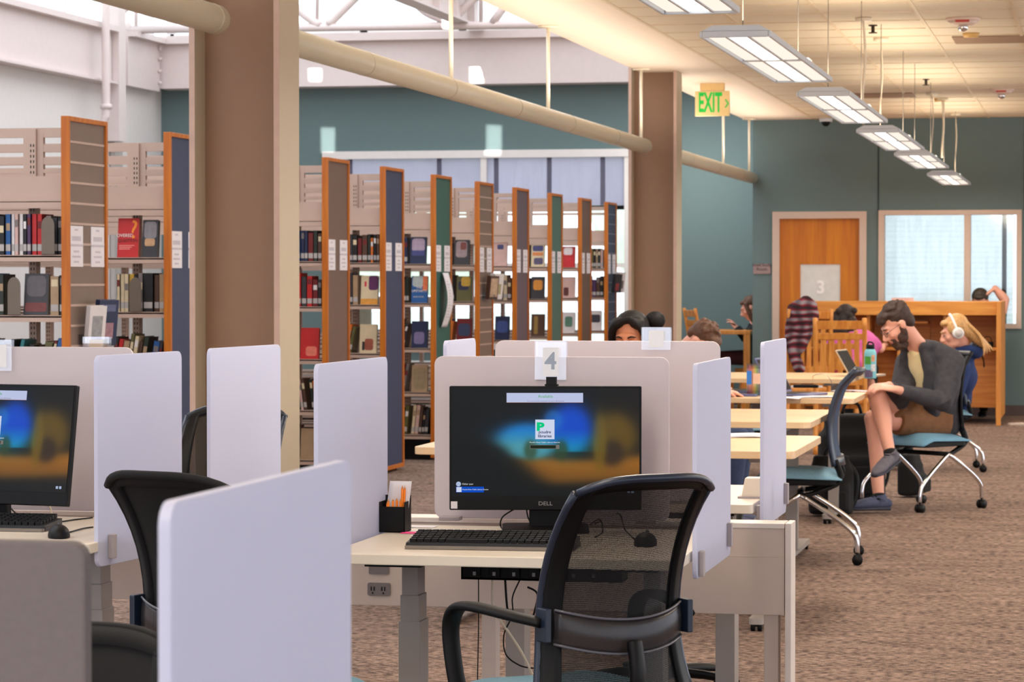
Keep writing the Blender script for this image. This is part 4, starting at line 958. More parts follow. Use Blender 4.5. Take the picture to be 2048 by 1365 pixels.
# near desk 4
yw=radians(42); a=P(1309,956,6.40)
cx=a.x-sin(yw)*.37; cy=6.40+cos(yw)*.37
task_chair((cx,cy,0),yw,'black mesh task chair turned left in front of desk number 4',True,.465,seat_m=M_chseat)
a=P(366,965,6.25); yw=radians(-19); a=P(318,965,6.25)
task_chair((a.x-sin(yw)*.37,6.25+cos(yw)*.37,0),yw,'black task chair seen from behind, turned right, left of the big white divider',False,.465,arms=False,seat_m=M_chseat)
a=P(190,1256,4.05)
task_chair((a.x,4.05-.38,0),radians(186),'dark task chair behind the grey-brown screen, only its top edge showing',False,.385,arms=False)
a=P(1470,830,9.75); 
task_chair((-1.465,9.50,0),radians(180),'black task chair behind the raised desk, its edge showing between two dividers',False,.46)
task_chair((Xp(476,9.75),9.40,0),radians(180),'black task chair beyond the left stations, on both sides of a divider',True,.46)
def nest_chair(loc,rz,label,seat_m=None,back_m=None,frame=None,group='nesting chairs with chrome legs'):
    t=thing('nesting_chair',label,'chair',loc,rz,group); frame=frame or M_chblue
    s=MB()
    def sf(u,v): 
        x=(u-.5)*.47; y=-.21+.45*v; e=(1-(abs(2*u-1))**5)*(1-abs(2*v-1)**5)
        return (x,y,.425+.045*e-.03*max(0,v-.8)/.2+.012*v)
    s.grid(sf,14,14); obj('seat',s,seat_m or M_chseat,t,solid=.006)
    obj('seat_pan',MB().slab(-.22,.22,-.2,.22,.395,.428,.05),M_black,t,bevel=.006)
    def S(u,v,off=0):
        q=2*u-1; w=.205-.02*v+.015*sin(pi*v)
        return Vector((q*w,-.215-.055*v+.05*sin(pi*v*1.05)*1.0+.05*q*q-.045*max(0,v-.82)/.18+off,.49+.49*v))
    fr=MB(); fr.grid(lambda u,v:S(u*.1,v),3,24).grid(lambda u,v:S(.9+.1*u,v),3,24).grid(lambda u,v:S(u,.94+.06*v),16,2).grid(lambda u,v:S(u,.10*v),16,2)
    obj('back_frame',fr,frame,t,solid=.018)
    me=MB().grid(lambda u,v:S(.09+.82*u,.08+.88*v,.005),16,24); obj('back_mesh',me,back_m or M_meshb,t)
    for s_ in (-1,1):
        obj('back_arm',MB().tube([S(.5+s_*.42,.06),(s_*.19,-.20,.42),(s_*.20,-.08,.36),(s_*.215,-.01,.345)],[.02,.02,.016,.014],rb=[.012]*4,n=10),M_black,t)
        f=obj('front_leg',MB().tube([(s_*.225,.0,.35),(s_*.235,.17,.235),(s_*.24,.255,.165),(s_*.24,.275,.12),(s_*.24,.278,.06)],.0125,n=10),M_chrome,t)
        caster('caster',s_*.24,.278,f,.027,.07)
        r=obj('rear_leg',MB().tube([(s_*.225,.0,.35),(s_*.245,-.18,.235),(s_*.25,-.265,.165),(s_*.25,-.285,.12),(s_*.25,-.288,.06)],.0125,n=10),M_chrome,t)
        caster('caster',s_*.25,-.288,r,.027,.07)
    obj('cross_bar',MB().cyl((-.225,0,.35),(.225,0,.35),.014),M_black,t)
    return t
nest_chair((-1.485,14.30,0),radians(94),'blue mesh nesting chair seen from the side at the front tables, nobody on it')
nest_chair((-1.09,17.70,0),radians(142),'nesting chair with pale blue seat under the bearded reader',seat_m=mat('bright_blue_seat',(110,158,184),.8),back_m=M_blackf,frame=M_black)
nest_chair((-1.16,21.30,0),radians(98),'dark nesting chair under the reader with white headphones',back_m=M_blackf,frame=M_chblue)
nest_chair((Xp(1490,18.7)-.05,18.7,0),radians(-75),'blue-backed nesting chair behind the pencil box, left of the tall narrow divider')
# ================================================================ TABLES
def table(x0,x1,y0,y1,label,z=.74,m=None):
    cx,cy=(x0+x1)/2,(y0+y1)/2; w,d=(x1-x0)/2,(y1-y0)/2
    t=thing('table',label,'table',(cx,cy,0),0,'maple-topped library tables')
    obj('tabletop',MB().slab(-w,w,-d,d,z-.032,z,.05),m or M_maple,t,bevel=.003)
    for sx in (-1,1):
        l=obj('leg_frame',MB().box(sx*(w-.16)-.03,sx*(w-.16)+.03,-.03,.03,.05,z-.05).box(sx*(w-.16)-.03,sx*(w-.16)+.03,-d+.08,d-.08,z-.052,z-.032),M_legm,t)
        obj('foot',MB().slab(sx*(w-.16)-.03,sx*(w-.16)+.03,-d+.06,d-.06,.03,.055,.02),M_legm,l)
        for sy in (-1,1): caster('caster',sx*(w-.16),sy*(d-.09),l,.02,.04)
    return t
table(Xp(853,11.5),-1.20,11.25,12.42,'maple table closest to the dividers with white papers on it')
table(-3.0,-1.37,13.60,14.95,'second maple table, empty, right end near the empty blue chair')
table(-3.1,-1.395,16.35,17.32,'maple table where the bearded reader sits, with laptop and pencil box')
table(-3.2,-1.70,19.6,20.9,'far maple table with a water bottle in front of the study carrel')
# things on the tables
def on(px,py,z=.741): return G(px,py,z)
def laptop(x,y,z,rz,open_,label,col,w=.32,d=.22):
    t=thing('laptop',label,'laptop',(x,y,z),rz)
    obj('base',MB().slab(-w/2,w/2,-d/2,d/2,0,.014,.012),mat('laptop_'+'%d'%col[0],col,.35,metal=.3),t,bevel=.002)
    l=obj('lid',MB().slab(-w/2,w/2,-.008,0,0,d,.012,axis='y'),_mats['laptop_'+'%d'%col[0]],t,bevel=.002)
    l.location=(0,d/2,.014); l.rotation_euler=(-open_,0,0)
    obj('display',MB().box(-w/2+.01,w/2-.01,-.0095,-.008,.012,d-.012),M_black,l)
    obj('keyboard_deck',MB().box(-w/2+.03,w/2-.03,-.02,d/2-.02,.0142,.0155),M_black,t)
    return t
a=on(1590,790); laptop(Xp(1600,16.75),16.75,.741,radians(75),radians(28),'open blue-grey laptop beside the tall divider, lid leaning left',(96,104,148),.34,.235)
laptop(Xp(1735,20.2),20.2,.741,radians(80),radians(30),'thin open laptop edge-on beside the water bottle',(196,176,150),.3,.2)
X=Xp(1470,16.6); laptop(X-.02,16.62,.741,0,radians(88),'closed flat dark laptop under the hand near the pencil box',(96,86,100))
bpy.context.view_layer.update()
bo=thing('water_bottle','light blue water bottle with stickers on the far table','bottle',(Xp(1741,19.75),19.75,.741))
rr=.043
obj('bottle_body',MB().tube([(0,0,0),(0,0,.03),(0,0,.17),(0,0,.195),(0,0,.21)],[rr*.96,rr,rr,rr*.85,rr*.62],n=24,smooth=2),mat('bottle_blue',(120,190,200),.35),bo)
obj('cap',MB().cyl((0,0,.205),(0,0,.238),.03,n=20).tube([(-.02,0,.235),(-.01,0,.255),(.015,0,.25),(.024,0,.232)],.006,n=8),M_black,bo)
def sticker(a0,a1,z0,z1,c,n_):
    m=MB().grid(lambda u,v:((rr+.0012)*cos(a0+(a1-a0)*u),(rr+.0012)*sin(a0+(a1-a0)*u),z0+(z1-z0)*v),8,2); obj('sticker',m,mat(n_,c,.5,var=.3,scale=70),bo)
sticker(-2.5,-1.4,.10,.155,(70,150,50),'sticker_green'); sticker(-1.35,-.5,.05,.10,(220,224,230),'sticker_white'); sticker(-2.6,-1.1,.008,.06,(96,80,110),'sticker_purple'); sticker(-1.3,-.7,.12,.165,(230,150,110),'sticker_peach')
# pencil box
Yb=16.55; X0,X1=Xp(1494,Yb),Xp(1531,Yb); zb=.741; h=Zp(1510,728,Yb)-zb
pb=thing('pencil_box','clear box of rainbow coloured pencils standing on the table left of the tall divider','pencil box',((X0+X1)/2,Yb,zb+.001)); w=(X1-X0)/2
obj('case',MB().box(-w,w,-.012,-.011,0,h).box(-w,w,.012,.013,0,h).box(-w,-w+.002,-.012,.013,0,h).box(w-.002,w,-.012,.013,0,h),_mats['clear_acrylic'],pb)
rain=[(150,50,110),(196,60,110),(206,60,60),(224,110,40),(236,180,40),(200,200,50),(90,170,70),(50,130,130),(60,80,150),(50,50,80),(110,70,50),(40,36,40)]
for i,c in enumerate(rain):
    x=-w*.88+w*1.76*i/(len(rain)-1); g_=obj('coloured_pencil',MB().cyl((x,0,.004),(x,0,h-.03),.004,n=6).cyl((x,0,h-.03),(x,0,h-.012),.004,.001,n=6),mat('pencil_%d_%d'%(c[0],c[1]),c,.4),pb)
obj('box_label',MB().box(-w*.3,w*.8,-.0135,-.0125,h*.38,h*.70),mat('label_pink',(222,186,160),.6),pb)
obj('box_label',MB().box(-w*.98,-w*.45,-.0136,-.0126,h*.36,h*.78),mat('label_blue',(50,120,200),.6),pb)
# papers on table C, A
for px,py,w,d,lab,rz,Z in ((1640,795,.30,.21,'white open notebook with loose sheets near the blue chair back',.2,.741),(1700,783,.22,.16,'pink-edged papers by the corner of the reader table',-.1,.741),(1560,797,.24,.2,'sheet of paper in front of the blue-grey laptop',.05,.741),(1500,872,.20,.28,'curled white papers on the maple table closest to the dividers',.1,.741)):
    a=G(px,py,Z); t=thing('papers',lab,'papers',a,rz)
    obj('sheet',MB().grid(lambda u,v:((u-.5)*w,(v-.5)*d,.002+.006*sin(pi*u)*(1-v*.5)),8,4),M_paper,t,solid=.001)
    obj('sheet',MB().grid(lambda u,v:((u-.45)*w*.9,(v-.6)*d,.001+.004*sin(pi*u)),8,3),mat('paper_pinkish',(226,196,200),.8) if 'pink' in lab else M_paper,t,solid=.0008)
cable('earphone_cable',[G(1626,752,.742),P(1640,748,16.9),P(1655,752,16.9),G(1665,768,.742)],'white earphone cable with a bud near the laptop',M_rod,.003)
a=G(1612,776,.741); t=thing('calculator','dark pencil case and pale ruler lying behind the laptop','pencil case',a); obj('case',MB().slab(-.08,.08,-.03,.03,0,.02,.015),M_black,t,bevel=.004); obj('ruler',MB().box(-.1,.1,.035,.065,0,.012),M_paper,t)
t.name='pencil_case'
# backpacks under the tables
def backpack(x,y,s,label,rz=0):
    t=thing('backpack',label,'backpack',(x,y,0),rz)
    m=MB().slab(-.17*s,.17*s,-.10*s,.10*s,.01,.36*s,.07*s).slab(-.14*s,.14*s,-.08*s,.09*s,.3*s,.46*s,.07*s).slab(-.13*s,.13*s,-.17*s,-.05*s,.03,.25*s,.05*s)
    o=flesh('bag_body',m,M_blackf,None,.02,3); o.parent=t
    obj('front_pocket',MB().slab(-.10*s,.10*s,-.20*s,-.16*s,.06*s,.20*s,.03*s,axis='y'),M_blackf,t,bevel=.01)
    obj('handle',MB().tube([(-.05*s,0,.46*s),(-.03*s,0,.51*s),(.03*s,0,.51*s),(.05*s,0,.46*s)],.01,n=8),M_black,t)
    obj('strap',MB().tube([(.12*s,.02,.42*s),(.2*s,.02,.3*s),(.19*s,.02,.12*s),(.14*s,.0,.05*s)],[.016]*4,rb=[.006]*4,n=8),M_black,t)
backpack(Xp(1704,18.0),18.0,1.25,'big black backpack on the floor under the reader table',.3)
backpack(Xp(1822,18.6),18.6,.62,'small black bag on the floor under the pale blue seat',1.2)
backpack(Xp(1660,16.9),17.0,.8,'black bag on the floor behind the empty blue chair',.2)
a=P(1508,1004,8.42); t=thing('paper_tray','small cream plastic tray standing on the raised desk by the tall narrow divider','tray',(a.x,8.42,.7725))
obj('tray_body',MB().prism([(-.036,0),(.036,0),(.030,.062),(-.024,.062)],'y',-.03,.03),M_desk,t,bevel=.003)
obj('tray_lip',MB().box(-.045,.05,-.036,.036,.0,.006),M_clamp,t)
# ================================================================ CARREL
Yc0,Yc1=28.0,28.42+.75; cxr=Xp(2003,28.0); cxl=Xp(1600,28.2)
ca=thing('study_carrel','long oak double-sided study carrel in front of the teal wall','carrel',((cxl+cxr)/2,28.6,0)); hw=(cxr-cxl)/2
obj('side_panel',MB().box(hw-.045,hw,-.72,-.60,0,1.22).box(hw-.045,hw,-.60,.62,.06,1.22),M_carrelv,ca,bevel=.004)
obj('side_panel',MB().box(-hw,-hw+.045,-.72,-.60,0,1.22).box(-hw,-hw+.045,-.60,.62,.06,1.22),M_carrelv,ca,bevel=.004)
obj('top_rail',MB().box(-hw,hw-.045,-.655,.62,1.19,1.215).box(-hw,hw-.045,-.675,-.655,1.085,1.222),M_carrel,ca,bevel=.004)  # top board carried over the full depth, added to shade the bays
obj('back_board',MB().box(-hw+.04,hw-.04,-.02,.02,.30,1.16),M_carrel,ca)
obj('writing_surface',MB().box(-hw+.04,hw-.045,-.60,-.02,.735,.765),M_carrel,ca,bevel=.003)
obj('writing_surface',MB().box(-hw+.04,hw-.045,.02,.60,.735,.765),M_carrel,ca,bevel=.003)
obj('modesty_panel',MB().box(-hw+.04,hw-.045,-.30,-.27,.16,.74),M_carrel,ca)
for x in (-hw+.7,-.0,hw-.55): obj('partition',MB().box(x-.015,x+.015,-.6,-.02,.10,1.19),M_carrelv,ca)
for x in (Xp(1845,28.1)-ca.location.x,): obj('shelf',MB().box(x-.35,x+.05,-.45,-.02,1.0,1.02).box(x-.35,x+.05,-.06,-.03,.80,1.0),M_carrel,ca)
cable('cable',[P(1925,700,28.35),P(1945,690,28.3),P(1965,715,28.3),P(1968,735,28.3)],'black headphone cable hanging in the right bay of the oak carrel',r=.008)
a=P(1975,735,28.25); t=thing('desk_box','small black box on the carrel surface at the right end','box',(a.x,28.25,.766)); obj('box_body',MB().slab(-.055,.055,-.05,.05,0,.05,.01),M_black,t,bevel=.004); obj('loop_handle',MB().tube([(-.04,0,.05),(-.03,0,.09),(0,0,.105),(.03,0,.09),(.04,0,.05)],.004,n=6),M_black,t)
a=P(1818,602,29.0); t=thing('desk_sign','small pale sign standing on top of the carrel left of the man behind it','sign',(a.x,28.05,1.222)); obj('card',MB().slab(-.11,.11,0,.006,0,.035,.004,axis='y'),mat('pale_pink_card',(206,180,178),.7),t)
# wooden chairs
def wood_chair(loc,rz,label,w=.44,zs=.45,zt=1.02,slats=5):
    t=thing('wooden_chair',label,'chair',loc,rz,'oak slat-back chairs'); h=w/2
    obj('seat',MB().slab(-h,h,-.2,.24,zs-.03,zs,.03),M_carrelv,t,bevel=.006)
    for s in (-1,1):
        obj('rear_post',MB().tube([(s*(h-.02),-.26,0),(s*(h-.02),-.21,.25),(s*(h-.02),-.2,zs),(s*(h-.02),-.24,.75),(s*(h-.02),-.31,zt)],[.02]*5,rb=[.018]*5,n=8,lat=(1,0,0)),M_carrelv,t)
        obj('front_leg',MB().box(s*(h-.02)-.02,s*(h-.02)+.02,.19,.23,0,zs-.03),M_carrelv,t,bevel=.003)
        obj('side_stretcher',MB().box(s*(h-.02)-.012,s*(h-.02)+.012,-.2,.2,.18,.21),M_carrelv,t)
    def rail(z0,z1,y0,y1): return MB().prism([(y0-.012,z0),(y0+.012,z0),(y1+.012,z1),(y1-.012,z1)],'x',-h+.03,h-.03)
    obj('top_rail',rail(zt-.09,zt-.02,-.29,-.306),M_carrelv,t,bevel=.003)
    obj('middle_rail',rail(zt-.175,zt-.125,-.268,-.28),M_carrelv,t,bevel=.003)
    obj('lower_rail',rail(zs+.12,zs+.20,-.213,-.222),M_carrelv,t,bevel=.003)
    for i in range(slats):
        x=-h+.085+(w-.17)*i/(slats-1); obj('slat',MB().prism([(-.225,zs+.19),(-.211,zs+.19),(-.258,zt-.16),(-.272,zt-.16)],'x',x-.021,x+.021),M_carrelv,t)
    obj('front_rail',MB().box(-h+.03,h-.03,.2,.225,zs-.09,zs-.03),M_carrelv,t)
    return t
wood_chair((Xp(1684,23.2),23.2,0),radians(2),'oak slat-back chair seen from behind at the far table, in front of the pink shirt',w=.44,zt=1.12)
wood_chair((Xp(1610,25.6),25.6,0),radians(15),'oak chair with the plaid coat over its back',w=.42,zt=1.17)
wood_chair((Xp(1440,29.0)-.02,29.0,0),radians(-65),'oak slat-back chair turned sideways in the recess left of the door wall',w=.44,zt=1.14)
rt=thing('table','small square oak table in the recess, before the seated phone reader','table',(Xp(1452,30.6)-.05,30.8,0))
obj('tabletop',MB().box(-.35,.35,-.45,.45,.84,.88),M_carrelv,rt,bevel=.004)
for sx in (-1,1):
    for sy in (-1,1): obj('leg',MB().box(sx*.31-.035,sx*.31+.035,sy*.41-.035,sy*.41+.035,0,.84),M_carrelv,rt)
# plaid coat
def plaid():
    m=bpy.data.materials.new('plaid_cloth'); m.use_nodes=True; N=m.node_tree.nodes; L=m.node_tree.links; b=N['Principled BSDF']; b.inputs['Roughness'].default_value=.9
    tc=N.new('ShaderNodeTexCoord')
    def wv(d,s,off):
        w=N.new('ShaderNodeTexWave'); w.bands_direction=d; w.inputs['Scale'].default_value=s; w.inputs['Distortion'].default_value=7; w.inputs['Detail'].default_value=2; w.inputs['Detail Scale'].default_value=.8; w.inputs['Phase Offset'].default_value=off; L.new(tc.outputs['Object'],w.inputs['Vector']); return w
    a=wv('Z',4.2,0); c=wv('X',3.2,1.); e=wv('Z',8.4,2.)
    r=N.new('ShaderNodeValToRGB'); els=r.color_ramp.elements; els[0].color=(*lin((36,24,34)),1); els[1].position=.5; els[1].color=(*lin((138,22,40)),1); x=els.new(.93); x.color=(*lin((150,140,146)),1)
    L.new(a.outputs['Fac'],r.inputs['Fac'])
    r2=N.new('ShaderNodeValToRGB'); r2.color_ramp.elements[0].color=(.12,.1,.14,1); r2.color_ramp.elements[1].color=(1,1,1,1); L.new(c.outputs['Fac'],r2.inputs['Fac'])
    mx=N.new('ShaderNodeMix'); mx.data_type='RGBA'; mx.blend_type='MULTIPLY'; mx.inputs['Factor'].default_value=.7; L.new(r.outputs[0],mx.inputs['A']); L.new(r2.outputs[0],mx.inputs['B']); L.new(mx.outputs['Result'],b.inputs['Base Color'])
    return m
Yp=25.3
def pp(x,y,dy=0): return P(x,y,Yp+dy)
m=MB()
m.tube([pp(1612,606),pp(1606,625),pp(1598,650)],[.10,.16,.10],rb=[.07,.09,.07],n=14,lat=(1,0,0),rnd=True)
m.tube([pp(1598,612),pp(1586,640),pp(1583,680),pp(1590,715),pp(1600,740)],[.05,.075,.07,.06,.06],rb=[.05]*5,n=12,rnd=True)
m.tube([pp(1622,612),pp(1620,640),pp(1610,670),pp(1600,700)],[.07,.09,.07,.04],rb=[.06]*4,n=12,rnd=True)
co=thing('plaid_coat','red and grey plaid coat hanging over the oak chair in front of the door','coat',(Xp(1602,Yp),Yp,.45))
flesh('coat_cloth',m,plaid(),co,.02,6)
# ================================================================ PEOPLE
def frame(fwd,up=(0,0,1),pitch=0,roll=0):
    """columns: right, forward, up; pitch > 0 bows the head"""
    f=Vector(fwd).normalized(); u=Vector(up); r=f.cross(u).normalized(); u=r.cross(f).normalized()
    R=Matrix((r,f,u)).transposed()
    return R@Matrix.Rotation(-pitch,3,'X')@Matrix.Rotation(roll,3,'Y')
def head_skin(mb,c,R,s=1.0,neck=None):
    def E_(p,r): mb.sph(c+R@(Vector(p)*s),tuple(x*s for x in r),R,n=18,m=12)
    E_((0,-.018,.035),(.074,.092,.085)); E_((0,.03,-.02),(.063,.066,.080)); E_((0,.035,-.075),(.050,.055,.042)); E_((0,.072,-.098),(.026,.022,.022))
    E_((0,.082,.030),(.050,.018,.014)); 
    for q in (-1,1):
        E_((q*.038,.066,-.025),(.024,.024,.024)); E_((q*.077,-.008,-.005),(.009,.020,.030)); E_((q*.082,-.016,.004),(.006,.014,.018))
        E_((q*.010,.106,-.036),(.009,.012,.008))
    mb.tube([c+R@(Vector(p)*s) for p in ((0,.094,.022),(0,.108,-.006),(0,.122,-.030),(0,.108,-.042))],[.008*s,.010*s,.013*s,.009*s],n=10)
    E_((0,.094,-.060),(.024,.010,.006)); E_((0,.092,-.071),(.020,.010,.007))
    if neck is not None: mb.tube([c+R@(Vector((0,-.025,-.05))*s),(c+R@(Vector((0,-.03,-.09))*s)+Vector(neck))/2,Vector(neck)],[.055*s,.054*s,.062*s],n=16,rnd=True)
def face_parts(par,c,R,s,hair,iris=(60,40,30),skin=None,open_=.3):
    off=par.location
    def W(p): return c+R@(Vector(p)*s)
    for q in (-1,1):
        e=obj('eye',MB().sph(W((q*.030,.083,.004)),(.013*s,.010*s,.011*s),R,n=12,m=8),mat('eye_white',(222,214,208),.3),par,world=True)
        obj('iris',MB().sph(W((q*.030,.0905,.000)),(.0055*s,.003*s,.0055*s),R,n=10,m=6),mat('iris_dark',iris,.2),par,world=True)
        obj('eyelid',MB().sph(W((q*.030,.0835,.0075)),(.0142*s,.0112*s,.0095*s),R,n=12,m=8),skin,par,world=True)
        obj('lashes',MB().tube([W((q*.018,.092,.001)),W((q*.030,.096,-.0015)),W((q*.043,.088,.002))],.0016*s,n=6),M_black,par,world=True)
        obj('eyebrow',MB().tube([W((q*.014,.099,.024)),W((q*.030,.098,.031)),W((q*.050,.084,.026))],[.003*s,.0042*s,.002*s],n=6),hair,par,world=True)
    obj('lips',MB().sph(W((0,.0975,-.0605)),(.021*s,.007*s,.0045*s),R,n=12,m=6).sph(W((0,.096,-.070)),(.018*s,.007*s,.005*s),R,n=12,m=6),mat('lip_pink',(178,96,88),.5),par,world=True)
def hand(mb,w,d,n,side,s=1.0,curl=.5,spread=.12):
    """palm, four unequal fingers and a thumb; w wrist, d direction, n back-of-hand normal, side +1: thumb on d x n side"""
    w=Vector(w); d=Vector(d).normalized(); n=Vector(n); n=(n-d*n.dot(d)).normalized(); l=d.cross(n).normalized()*side
    mb.tube([w-d*.02*s,w+d*.03*s,w+d*.085*s],[.026*s,.036*s,.040*s],rb=[.020*s,.016*s,.013*s],lat=l,n=14,rnd=False)
    mb.sph(w+d*.085*s,(.013*s,)*3)
    for i,(o,ln) in enumerate(((.030,.072),(.010,.082),(-.011,.076),(-.030,.060))):
        b=w+d*.085*s+l*o*s; dd=(d+l*(spread*(1.5-i)*.5)).normalized(); pts=[b-dd*.02*s,b]; a=curl*.5
        for k,fr_ in enumerate((.45,.32,.23)):
            v=dd*cos(a)-n*sin(a); pts.append(pts[-1]+v*ln*fr_*s); a+=curl*(.9 if k==0 else .7)
        mb.tube(pts,[.0095*s,.0095*s,.0085*s,.008*s,.0065*s],n=9,smooth=3); mb.sph(pts[-1],.0064*s)
    b=w+d*.025*s+l*.028*s; v1=(d*.6+l*.75-n*.25).normalized(); v2=(d*.95+l*.25-n*.45).normalized()
    mb.tube([b-v1*.012*s,b,b+v1*.04*s,b+v1*.04*s+v2*.032*s],[.014*s,.0135*s,.0105*s,.0075*s],n=9,smooth=3); mb.sph(b+v1*.04*s+v2*.032*s,.0074*s)
def arm(mb,sh,el,wr,k=1.0):
    sh,el,wr=map(Vector,(sh,el,wr))
    mb.tube([sh,(sh*.6+el*.4),el],[.050*k,.047*k,.038*k],n=14,rnd=True); mb.tube([el,el*.7+wr*.3,wr],[.038*k,.040*k,.026*k],n=14,rnd=True)
def leg(mb,hp,kn,an,k=1.0):
    hp,kn,an=map(Vector,(hp,kn,an)); back=(kn-hp).normalized()*-.012
    mb.tube([hp,hp*.5+kn*.5,kn],[.088*k,.078*k,.058*k],n=16,rnd=True)
    mb.tube([kn,kn*.68+an*.32+back*1.5,kn*.3+an*.7,an],[.056*k,.060*k,.042*k,.034*k],n=16,rnd=True)
def torso(mb,hip,chest,neck,lat,k=1.0,ex=0.0):
    hip,chest,neck=map(Vector,(hip,chest,neck)); w=hip*.5+chest*.5
    mb.tube([hip-(chest-hip).normalized()*.06,hip,w,chest,chest*.4+neck*.6,neck],[.13*k+ex,.165*k+ex,.145*k+ex,.175*k+ex,.14*k+ex,.06*k+ex],rb=[.10*k+ex,.12*k+ex,.105*k+ex,.12*k+ex,.085*k+ex,.055*k+ex],lat=lat,n=22,smooth=5)
def shoe(par,an,toe,up,m,sole,name='shoe',s=1.0,label=None):
    an,toe=Vector(an),Vector(toe); d=(toe-an).normalized(); up=Vector(up); up=(up-d*up.dot(d)).normalized(); l=d.cross(up).normalized()
    L=.27*s; h0=an-up*.055*s-d*.055*s
    mb=MB(); mb.tube([h0+up*.032,h0+d*.06*s+up*.038*s,h0+d*.14*s+up*.032*s,h0+d*.20*s+up*.022*s,h0+d*.262*s+up*.016*s],[.030*s,.038*s,.043*s,.046*s,.028*s],rb=[.032*s,.042*s,.034*s,.027*s,.016*s],lat=l,n=16,rnd=True)
    mb.tube([h0+d*.045*s+up*.05*s,h0+d*.05*s+up*.085*s],[.042*s,.040*s],n=14,smooth=0)
    o=flesh(name,mb,m,par,.006,4,label)
    sb=MB(); sb.tube([h0-d*.012*s,h0+d*.07*s,h0+d*.15*s,h0+d*.21*s,h0+d*.27*s+up*.006],[.034*s,.038*s,.044*s,.047*s,.026*s],rb=[.012*s]*5,lat=l,n=16,rnd=False)
    q=obj('sole',sb,sole,o); q.data.transform(Matrix.Translation(-par.location))
    lb=MB()
    for i in range(4):
        t_=.095+.022*i; zz=.072-.010*i; lb.tube([h0+d*t_*s-l*.018*s+up*zz*s,h0+d*(t_+.008)*s+up*(zz+.006)*s,h0+d*t_*s+l*.018*s+up*zz*s],.0028*s,n=6)
    q=obj('laces',lb,M_black,o); q.data.transform(Matrix.Translation(-par.location))
    return o
S_light=mat('skin_light',(226,164,140),.5,var=.05,scale=10)
S_tan=mat('skin_tan',(186,118,84),.5,var=.05,scale=10)
H_brown=mat('hair_brown',(52,32,22),.6,var=.35,scale=60,bump=.8,aniso=(1,1,3))
H_black=mat('hair_black',(13,10,11),.6,var=.3,scale=60,bump=.6,spec=.3)
H_mid=mat('hair_mid_brown',(86,54,34),.6,var=.35,scale=60,bump=.8)
H_blond=mat('hair_blonde',(196,150,94),.5,var=.3,scale=45,bump=.8,aniso=(3,3,.7))
def person(label,base): return thing('person',label,'person',base)
# ---- bearded reader
f_=Vector((-.616,-.788,0)); lt=Vector((.788,-.616,0))
hip=P(1866,850,17.80); hip.z=.545; chest=P(1858,752,17.66); neck=P(1834,692,17.56); hc=P(1795,650,17.45)
man=person('bearded man in dark hooded jacket and brown shorts, legs crossed, reading at the table',(hip.x,hip.y,0))
R=frame((-.93,-.37,0),pitch=radians(36))
shL=chest+lt*.185+Vector((0,0,.085)); shR=chest-lt*.175+Vector((0,0,.07))
elL=P(1886,804,17.42); wrL=P(1790,779,17.14); elR=P(1800,800,17.45); wrR=P(1778,771,17.25)
hipL=hip+lt*.09; hipR=hip-lt*.09
knR=P(1752,788,17.28); anR=P(1781,912,17.12); knL=P(1746,838,17.42); anL=P(1758,1000,17.27)
skin=MB(); head_skin(skin,hc,R,1.0,neck); torso(skin,hip,chest,neck,lt,.8)
arm(skin,shL,elL,wrL,.95); arm(skin,shR,elR,wrR,.95)
hand(skin,wrL,(-.95,-.1,.12),(0,-.35,1),1,1,.7); hand(skin,wrR,(-.9,-.25,-.05),(.1,-.2,1),-1,1,.9)
leg(skin,hipL,knL,anL,.98); leg(skin,hipR,knR,anR,.98)
flesh('body',skin,S_light,man,.0065,3)
face_parts(man,hc,R,1,H_brown,skin=S_light)
def hd(c,R,pts,s=1.0,mb=None):
    mb=mb or MB()
    for p,r in pts: mb.sph(c+R@(Vector(p)*s),tuple(x*s for x in r),R,n=16,m=10)
    return mb
rn=random.Random(3)
pts=[((0,-.030,.052),(.083,.092,.082)),((0,.045,.095),(.062,.045,.032)),((0,-.06,.0),(.072,.055,.07)),((0,.075,.078),(.052,.026,.026))]
for i in range(60):
    a=rn.random()*6.28; e=rn.uniform(.25,1.3); pts.append(((.078*cos(a)*cos(e),-.025+.092*sin(a)*cos(e),.055+.085*sin(e)),(.014,.014,.014)))
flesh('hair',hd(hc,R,pts),H_brown,man,.006,2)
pts=[((0,.062,-.100),(.046,.042,.040)),((0,.045,-.125),(.038,.038,.028)),((0,.088,-.052),(.028,.012,.006))]
for q in (-1,1): pts+=[((q*.055,.030,-.072),(.018,.036,.036)),((q*.066,.005,-.040),(.011,.020,.040)),((q*.030,.082,-.068),(.013,.014,.020))]
for i in range(40): a=rn.uniform(-1.4,1.4); pts.append(((.055*sin(a),.045+.045*cos(a),rn.uniform(-.135,-.075)),(.010,.010,.010)))
flesh('beard',hd(hc,R,pts),mat('beard_brown',(60,36,24),.7,var=.35,scale=70,bump=.8),man,.005,2)
gl=MB()
def Wm(p): return hc+R@Vector(p)
for q in (-1,1):
    gl.tube([Wm((q*.032+.023*cos(a),.106,.0+.018*sin(a))) for a in [2*pi*i/16 for i in range(17)]],.0016,n=6,smooth=0)
    gl.tube([Wm((q*.055,.105,.008)),Wm((q*.074,.06,.010)),Wm((q*.080,.0,.010))],.0016,n=6)
gl.tube([Wm((-.010,.108,.004)),Wm((0,.112,.007)),Wm((.010,.108,.004))],.0016,n=6)
obj('glasses',gl,mat('glasses_frame',(60,44,50),.3),man,world=True)
M_jack=mat('jacket_charcoal',(58,57,62),.9,var=.25,scale=26,bump=.5)
tee=MB(); torso(tee,hip,chest,neck+Vector((0,0,-.05)),lt,.86,.0); 
fwdc=f_*.075
